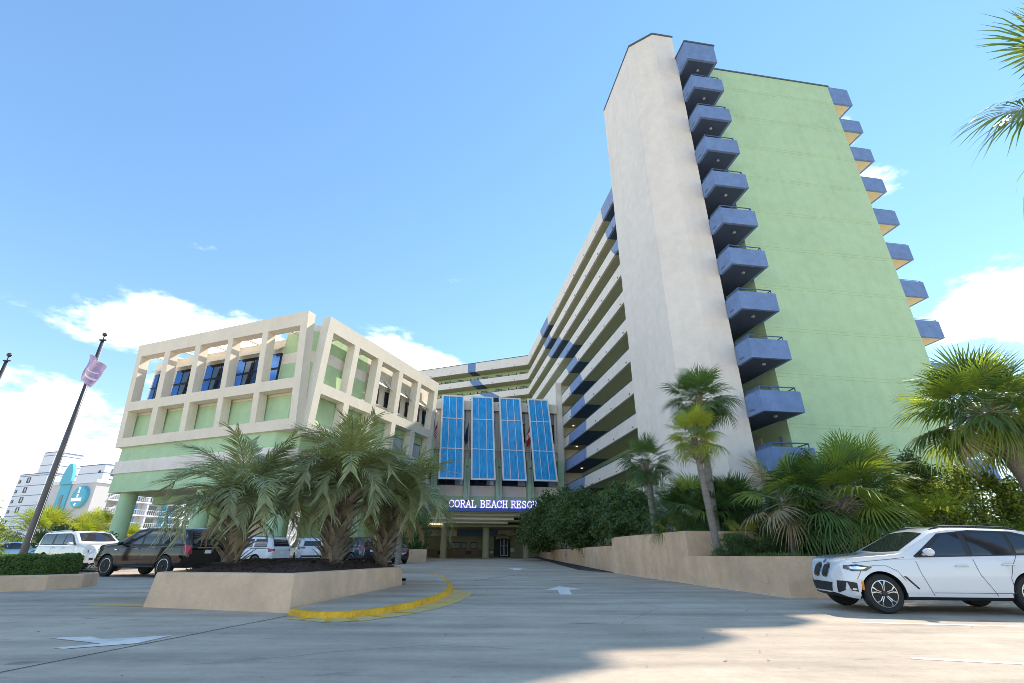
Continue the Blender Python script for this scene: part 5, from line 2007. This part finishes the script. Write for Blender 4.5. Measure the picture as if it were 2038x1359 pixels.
fan_palm('fan_palm', 'pale drooping fan palm left of the shaggy booted one, under the lowest blue balcony', (8.7, 16.2, 1.0), 1.9, 20, 1.0, 43, 'gbd', (0, 0), .12, 'fan palms of the right bed', -60, 8)
fan_palm('fan_palm', 'low fan palm among shrubs behind the white car', (13.2, 16.0, 1.0), .9, 22, .95, 44, 'gb', (0, 0), .14, 'fan palms of the right bed', -40, 6)
fan_palm('fan_palm', 'large fan palm with curved bare trunk at the right edge behind the white car', (15.85, 14.9, .6), 4.75, 66, 1.2, 45, 'ggbb', (-1.15, -.2), .25, 'fan palms of the right bed', -48, 30, 3, bow=1.5)
fan_palm('fan_palm', 'second fan palm crown behind the large curved one at the right edge', (17.6, 16.2, .6), 4.6, 40, 1.1, 46, 'ggb', (-.2, 0), .2, 'fan palms of the right bed', -60)
# palm just outside the frame whose leaf tips reach into the upper right corner
fan_palm('fan_palm', 'near fan palm outside the right edge whose leaf tips hang into the upper corner', (12.0, 6.4, gz(6)), 9.5, 20, 1.4, 47, 'gb', (-.4, 0), .2, None, -65)

# fan palms in the sun beyond the car park
for i, (x, y, h, sc_, lb) in enumerate(((-41.8, 46.4, 1.8, 1.9, 'largest sunlit yellow fan palm beyond the flagpole'), (-41.3, 50.0, 1.3, 1.7, 'sunlit yellow fan palm between the flagpole and the green column'),
                                         (-42.9, 58.0, 1.2, 1.7, 'sunlit yellow fan palm just right of the green column'), (-44.5, 55.5, 3.0, 1.3, 'small sunlit fan palm peeping left of the green column'))):
    fan_palm('fan_palm', lb, (x, y, gz(y)), h, 40, sc_, 60 + i, 'yyb', (0, 0), .16, 'sunlit palms beyond the car park', -40, 6)

# broadleaf shrubs and small trees
bush('evergreen_tree', 'dark evergreen overhanging the right end of the entrance letters', (4.5, 45.0, 1.2), [(-1.3, -1, 2.6, 2.4, 2.6, 2.1), (.4, 0, 3.0, 2.0, 2.4, 2.2), (-2.2, 2, 1.8, 1.8, 2.6, 1.6)], 11000, .15, ['bush_dark', 'bush_mid'], 1, 'tree', 'evergreens above the long wall', 4, .55)
bush('evergreen_tree', 'broad dark evergreen above the middle of the long tan wall', (4.7, 35.8, 1.3), [(-.4, -1, 2.0, 1.9, 2.6, 1.7), (.8, 1, 2.6, 1.9, 2.6, 1.9), (-.6, 2.5, 2.4, 1.8, 2.0, 1.6), (.2, -2, 1.2, 1.6, 1.6, 1.1)], 14000, .125, ['bush_dark', 'bush_mid'], 2, 'tree', 'evergreens above the long wall', 4, .55)
bush('evergreen_tree', 'dark evergreen behind the corner where the tan wall steps up', (5.6, 27.8, 1.4), [(-.1, -1, 1.6, 1.3, 1.9, 1.35), (.7, 1, 2.1, 1.4, 2.0, 1.5), (.3, -2.4, 1.1, 1.0, 1.3, .9), (.9, 3.0, 2.5, 1.3, 1.8, 1.4)], 15000, .10, ['bush_dark', 'bush_mid'], 3, 'tree', 'evergreens above the long wall', 5, .55)
bush('shrub', 'dark shrub with bare twigs under the lowest blue balcony', (9.7, 18.0, 1.5), [(-.3, 0, .7, .9, .7, .8), (.8, .2, .9, .9, .7, .9)], 7000, .06, ['bush_dark'], 4, group='shrubs of the right bed', trunks=6)
bush('shrub', 'dark upright shrub peeking above the shaggy palm against the green wall', (11.0, 18.2, 1.5), [(-.2, 0, 1.9, .55, .5, 1.5), (.6, 0, 1.7, .5, .5, 1.35)], 5200, .07, ['bush_dark', 'bush_mid'], 5, group='shrubs of the right bed')
bush('shrub', 'grey green shrub against the right end of the green wall', (14.9, 18.6, 1.4), [(0, 0, 1.7, .9, .8, 1.7), (.9, .2, 1.5, .8, .8, 1.4)], 6500, .07, ['bush_mid', 'bush_dark'], 6, group='shrubs of the right bed')
bush('shrub', 'yellow green sunlit shrub left of the large curved palm trunk', (14.6, 16.4, 1.1), [(-.5, 0, 1.2, 1.1, .8, 1.3), (.8, .2, 1.5, 1.1, .8, 1.35), (2.0, .2, 1.1, 1.0, .8, 1.2)], 11000, .065, ['bush_mid', 'bush_yellow'], 7, group='shrubs of the right bed', split=.45)
bush('shrub', 'broad sunlit hedge like shrub behind the large curved palm trunk', (18.2, 16.8, 1.0), [(-1.0, 0, 1.4, 1.3, .9, 1.5), (.6, .2, 1.7, 1.4, .9, 1.6), (2.0, .2, 1.3, 1.3, .9, 1.4)], 12000, .07, ['bush_mid', 'bush_yellow'], 8, group='shrubs of the right bed', split=.5)
bush('shrub', 'low glossy shrub right behind the white car roof', (12.2, 15.0, .95), [(-.8, 0, .45, .8, .45, .5), (.3, .1, .5, .9, .5, .55), (1.5, .1, .55, .9, .5, .6), (2.8, .1, .5, 1.0, .5, .6), (4.2, .1, .5, 1.0, .5, .6)], 12000, .055, ['bush_mid', 'bush_yellow'], 9, group='shrubs of the right bed', split=.7)
bush('clipped_shrub', 'rounded clipped green shrub behind the ornamental grass on the low wall', (7.9, 16.6, .95), [(-.7, .2, .45, .8, .5, .42), (.3, .1, .5, .9, .5, .45), (1.2, .1, .42, .8, .5, .4)], 14000, .032, ['bush_dark', 'bush_mid'], 10, group='shrubs of the right bed', split=.6)
bush('shrub', 'bushy sunlit tree at the far left edge behind the hedge', (-24.9, 23.2, .3), [(0, 0, 1.8, 1.8, 1.6, 1.5), (-1.3, 0, 1.3, 1.6, 1.4, 1.3), (1.0, .2, 1.2, 1.0, 1.0, 1.1)], 16000, .07, ['bush_yellow', 'bush_mid'], 11, 'tree', split=.6)
bush('shrub', 'dark bush between the sunlit left tree and the flagpole', (-25.6, 29.6, .4), [(0, 0, 1.2, 1.2, 1.0, 1.1), (1.6, .5, 1.0, 1.2, 1.0, 1.0)], 5000, .09, ['bush_dark', 'bush_mid'], 12, 'shrub')
bush('shrub', 'dark mounded shrub above the small entrance planter', (-9.0, 45.0, 1.5), [(-.6, 0, 1.6, 1.9, 1.3, 1.7), (1.0, 0, 1.4, 1.2, 1.2, 1.4), (-2.0, 0, 2.6, 1.6, 1.2, 1.6)], 9000, .09, ['bush_dark'], 13, 'shrub')
bush('shrub', 'low green shrub edging the small entrance planter', (-8.7, 43.6, 1.5), [(-1.0, 0, .45, 1.0, .5, .5), (.5, .3, .4, 1.0, .5, .45)], 4000, .07, ['bush_mid', 'hedge_leaf'], 14, 'shrub')
bush('shrub', 'grey green fan leaved shrub right of the rightmost feathery palm', (-3.0, 26.5, .5), [(0, 0, 2.4, .05, .05, .05)], 4, .05, ['bush_mid'], 15, 'shrub') if False else None
fan_palm('fan_palm', 'blue green fan palm peeping out right of the rightmost feathery palm', (-5.7, 26.5, gz(26)), 3.2, 34, 1.1, 71, 'g', (0, 0), .14, None, -40, 6)
# hedge
bb = MB()
rg = random.Random(21)
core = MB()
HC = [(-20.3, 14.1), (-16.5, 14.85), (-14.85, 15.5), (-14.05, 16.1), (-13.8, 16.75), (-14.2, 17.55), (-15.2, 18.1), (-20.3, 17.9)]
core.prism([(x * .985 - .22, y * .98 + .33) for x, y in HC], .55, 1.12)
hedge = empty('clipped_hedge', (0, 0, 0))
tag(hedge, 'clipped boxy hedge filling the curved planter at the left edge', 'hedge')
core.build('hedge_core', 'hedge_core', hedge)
P2 = [Vector(p) for p in HC]
for i in range(30000):
    if rg.random() < .5:
        k = rg.randrange(len(P2))
        if k == len(P2) - 1:
            k = rg.randrange(4)
        a, c_ = P2[k], P2[(k + 1) % len(P2)]
        q = a.lerp(c_, rg.random())
        d = (c_ - a).normalized()
        nn = Vector((d.y, -d.x))
        z = rg.uniform(.56, 1.17)
        q = q - nn * rg.uniform(-.03, .06)
        p = Vector((q.x, q.y, z)); nrm = Vector((nn.x, nn.y, .3))
    else:
        k = rg.randrange(len(P2))
        ctr = Vector((-15.6 - 3.0 * rg.random(), 16.3))
        a, c_ = P2[k], P2[(k + 1) % len(P2)]
        q = a.lerp(c_, rg.random()).lerp(ctr, rg.random() ** 1.5)
        p = Vector((q.x, q.y, 1.15 + .05 * sin(q.x * 5) * sin(q.y * 4) + rg.uniform(-.05, .06))); nrm = Vector((0, 0, 1))
    nrm = (nrm.normalized() * .8 + Vector((rg.gauss(0, .5), rg.gauss(0, .5), rg.gauss(0, .5)))).normalized()
    u = (Matrix.Rotation(rg.uniform(0, 6.28), 3, nrm) @ nrm.orthogonal().normalized()) * .032 * rg.uniform(.7, 1.3)
    v = nrm.cross(u) * .55
    bb.f.append([bb.pt(p - u), bb.pt(p + v), bb.pt(p + u), bb.pt(p - v)]); bb.mi.append(0)
link('foliage', mesh_from(bb, 'foliage', 'hedge_leaf'), hedge)
# ornamental grass spilling over the low wall
bb = MB()
rg = random.Random(33)
tufts = [(6.6 + .8 * rg.random() + i * .21 + .1, 0, 0) for i in range(54)]
cl_ = []
for i in range(70):
    t = rg.random()
    if rg.random() < .35:
        p = Vector((6.62, 17.9)).lerp(Vector((7.45, 14.35)), t) + Vector((rg.uniform(0, .5), rg.uniform(-.1, .1)))
    else:
        p = Vector((7.4, 14.3)).lerp(Vector((12.4, 14.5)), t ** 1.2) + Vector((0, rg.uniform(0, .6)))
    cl_.append(p)
for p in cl_:
    for k in range(80):
        a = rg.uniform(0, 2 * pi); l_ = rg.uniform(.22, .46); e = rg.uniform(.5, 1.35)
        d = Vector((cos(a) * cos(e), sin(a) * cos(e), sin(e)))
        b0 = Vector((p.x + rg.gauss(0, .05), p.y + rg.gauss(0, .05), 1.0))
        m1 = b0 + d * l_ * .6
        tp = b0 + d * l_ + Vector((0, 0, -l_ * rg.uniform(.15, .5)))
        w_ = Vector((-sin(a), cos(a), 0)) * .006
        i0, i1, i2, i3, i4 = bb.pt(b0 - w_), bb.pt(b0 + w_), bb.pt(m1 + w_), bb.pt(m1 - w_), bb.pt(tp)
        bb.f += [[i0, i1, i2, i3], [i3, i2, i4]]; bb.mi += [0, 0]
o = link('border_grass', mesh_from(bb, 'border_grass', 'grass_blade'))
tag(o, 'ornamental grass spilling over the low tan wall', 'grass', kind='stuff')

# ------------------------------------------------------------------ neighbouring hotels far left
far = empty('white_hotel', (-129.8, 138.8, 1.0), radians(-21))
tag(far, 'distant white hotel block with blue floor lines and stepped tower', 'hotel', 'distant hotels at the left')


def slab(root, x0, x1, y0, y1, z1, mt, floors, first=2.7, linemat='far_line'):
    bb = MB()
    bb.box(x0, x1, y0, y1, 0, z1)
    w_ = bb.build('wall', mt, root)
    for k in range(floors):
        z = first + 2.7 * k
        if z > z1 - .2:
            break
        q = MB()
        q.box(x0 - .03, x1 + .03, y0 - .05, y1, z, z + .16)
        q.build('floor_line', linemat, w_)
    q = MB()
    q.box(x0 - .1, x1 + .1, y0 - .12, y1, z1, z1 + .25)
    q.build('coping', linemat, w_)
    return w_


w1 = slab(far, -13.2, 0, 0, 7.5, 21.2, 'far_white', 8, 1.8)
w2 = slab(far, -5.5, 0.02, .02, 7.0, 27.0, 'far_white', 10, 1.8)
for k in range(4):
    z = 18.9 - 2.7 * k
    for x0, ww in ((-12.6, .9), (-8.9, 1.5)):
        q = MB()
        q.box(x0, x0 + ww, -.1, .02, z, z + (1.5 if ww > 1 else .9))
        fr = q.build('window', 'dark_metal', w1)
        q = MB()
        q.box(x0 + .5 * ww, x0 + ww - .15, -.14, -.1, z + .3, z + (1.35 if ww > 1 else .8))
        q.build('pane', 'glass_pale', fr)
w3 = slab(far, 7.6, 18.6, 3.1, 12, 22.9, 'far_white', 9, 1.8)
for k in range(4):
    z = 20.2 - 2.7 * k
    q = MB()
    q.box(18.6, 18.72, 5.0, 8.6, z, z + 1.7)
    fr = q.build('window', 'glass_dark', w3)
    q = MB()
    q.box(18.72, 18.76, 7.0, 8.4, z + .1, z + 1.6)
    q.build('pane', 'glass_pale', fr)
    q = MB()
    q.box(16.4, 17.3, 3.0, 3.12, z + .5, z + 1.2)
    q.build('vent', 'dark_metal', w3)
pz = empty('beige_hotel', (-86.4, 104.0, 1.0), radians(-21))
tag(pz, 'beige low hotel with an aqua stripe and a round aqua sign at its corner', 'hotel', 'distant hotels at the left')
bb = MB()
bb.box(-17, 0, 0, 3.0, 0, 14.0)
wl_ = bb.build('wall', 'far_beige', pz)
bb = MB()
bb.box(-17.2, .3, -.3, 3.0, 14.0, 14.7)
bb.build('coping', 'far_white', wl_)
bb = MB()
bb.box(-11.6, -8.0, -.25, 0, 0, 14.0)
for i in range(12):
    a0, a1 = pi * i / 12, pi * (i + 1) / 12
    bb.hexa([(-9.8 + 1.8 * cos(a1), -.6, 14.0), (-9.8 + 1.8 * cos(a0), -.6, 14.0), (-9.8 + 1.8 * cos(a0), 0, 14.0), (-9.8 + 1.8 * cos(a1), 0, 14.0)],
            [(-9.8 + 1.8 * cos(a1), -.6, 14.0 + 4.4 * sin(a1)), (-9.8 + 1.8 * cos(a0), -.6, 14.0 + 4.4 * sin(a0)), (-9.8 + 1.8 * cos(a0), 0, 14.0 + 4.4 * sin(a0)), (-9.8 + 1.8 * cos(a1), 0, 14.0 + 4.4 * sin(a1))])
st = bb.build('aqua_stripe', 'aqua', wl_)
for z in (4.6, 9.0):
    q = MB()
    q.box(-10.4, -9.4, -.3, -.251, z, z + 2.8)
    q.build('slot_window', 'glass_dark', wl_)
bb = MB()
bb.lathe([(2.05, -.9), (2.2, -.7), (2.2, 0)], 40, axis='y', c=(-3.3, 0, 11.2))
disc = bb.build('round_sign', 'aqua', pz, True, .5)
for i in range(6):      # small white letters crossing on the disc
    bb = MB()
    bb.box(-4.9 + i * .55, -4.55 + i * .55, -.97, -.92, 10.35, 10.95)
    bb.build('sign_letter', 'sign_white', disc)
for i in range(5):
    bb = MB()
    bb.box(-3.5, -3.1, -.97, -.92, 9.5 + i * .7 + (.35 if i > 0 else 0), 9.95 + i * .7 + (.35 if i > 0 else 0))
    bb.build('sign_letter', 'sign_white', disc)
# balcony side
bb = MB()
bb.box(-12, -1.6, 3.0, 60, 0, 14.2)
wl2 = bb.build('wall', 'far_beige', pz)
for k in range(6):
    z = .2 + 2.7 * k
    q = MB()
    q.box(-1.6, .25, 3.0, 60, z + 2.5, z + 2.75)
    sl = q.build('balcony_slab', 'far_white', pz)
    if k < 5:
        q = MB()
        q.tube([(.15, 3.0, z + 3.75), (.15, 60, z + 3.75)], .04, 5)
        y = 3.2
        while y < 34:
            q.box(.12, .16, y, y + .05, z + 2.75, z + 3.75)
            y += .45
        q.build('railing', 'far_white', sl)
        for j in range(7):
            y0 = 8.5 + j * 4.4
            q = MB()
            q.box(-1.58, -1.52, y0, y0 + 1.9, z + .05, z + 2.2)
            q.build('balcony_door', 'glass_dark' if j % 2 else 'glass_blue', wl2)
            q = MB()
            q.box(-1.6, .1, y0 + 3.0, y0 + 3.35, z, z + 2.5)
            q.build('divider', 'aqua' if j % 3 == 1 else 'far_white', wl2)
for y0 in (3.3,):
    for k in range(5):
        z = .2 + 2.7 * k
        q = MB()
        q.hexa([(-1.2, y0, z), (-.3, y0, z), (-.3, y0 + 3.6, z + 2.5), (-1.2, y0 + 3.6, z + 2.5)], [(-1.2, y0, z + .4), (-.3, y0, z + .4), (-.3, y0 + 3.6, z + 2.9), (-1.2, y0 + 3.6, z + 2.9)])
        q.build('stair_flight', 'far_beige', pz)

# fallen leaf bits and grit on the drive
rg = random.Random(77)
bb = MB()
for i in range(260):
    x, y = rg.uniform(-9, 9), rg.uniform(5.5, 26)
    if -8.9 < x < -1.6 and y > 9.3:
        continue
    s_ = rg.uniform(.008, .03)
    a = rg.uniform(0, 6.28)
    z = gz(y) + .012
    bb.face([(x + s_ * cos(a + k * 1.9), y + s_ * sin(a + k * 1.9) * 1.2, z + rg.uniform(-.004, .012)) for k in range(3)])
o = link('fallen_leaf_litter', mesh_from(bb, 'litter', 'boot'))
tag(o, 'scattered fallen leaf bits on the drive', 'litter', kind='stuff')
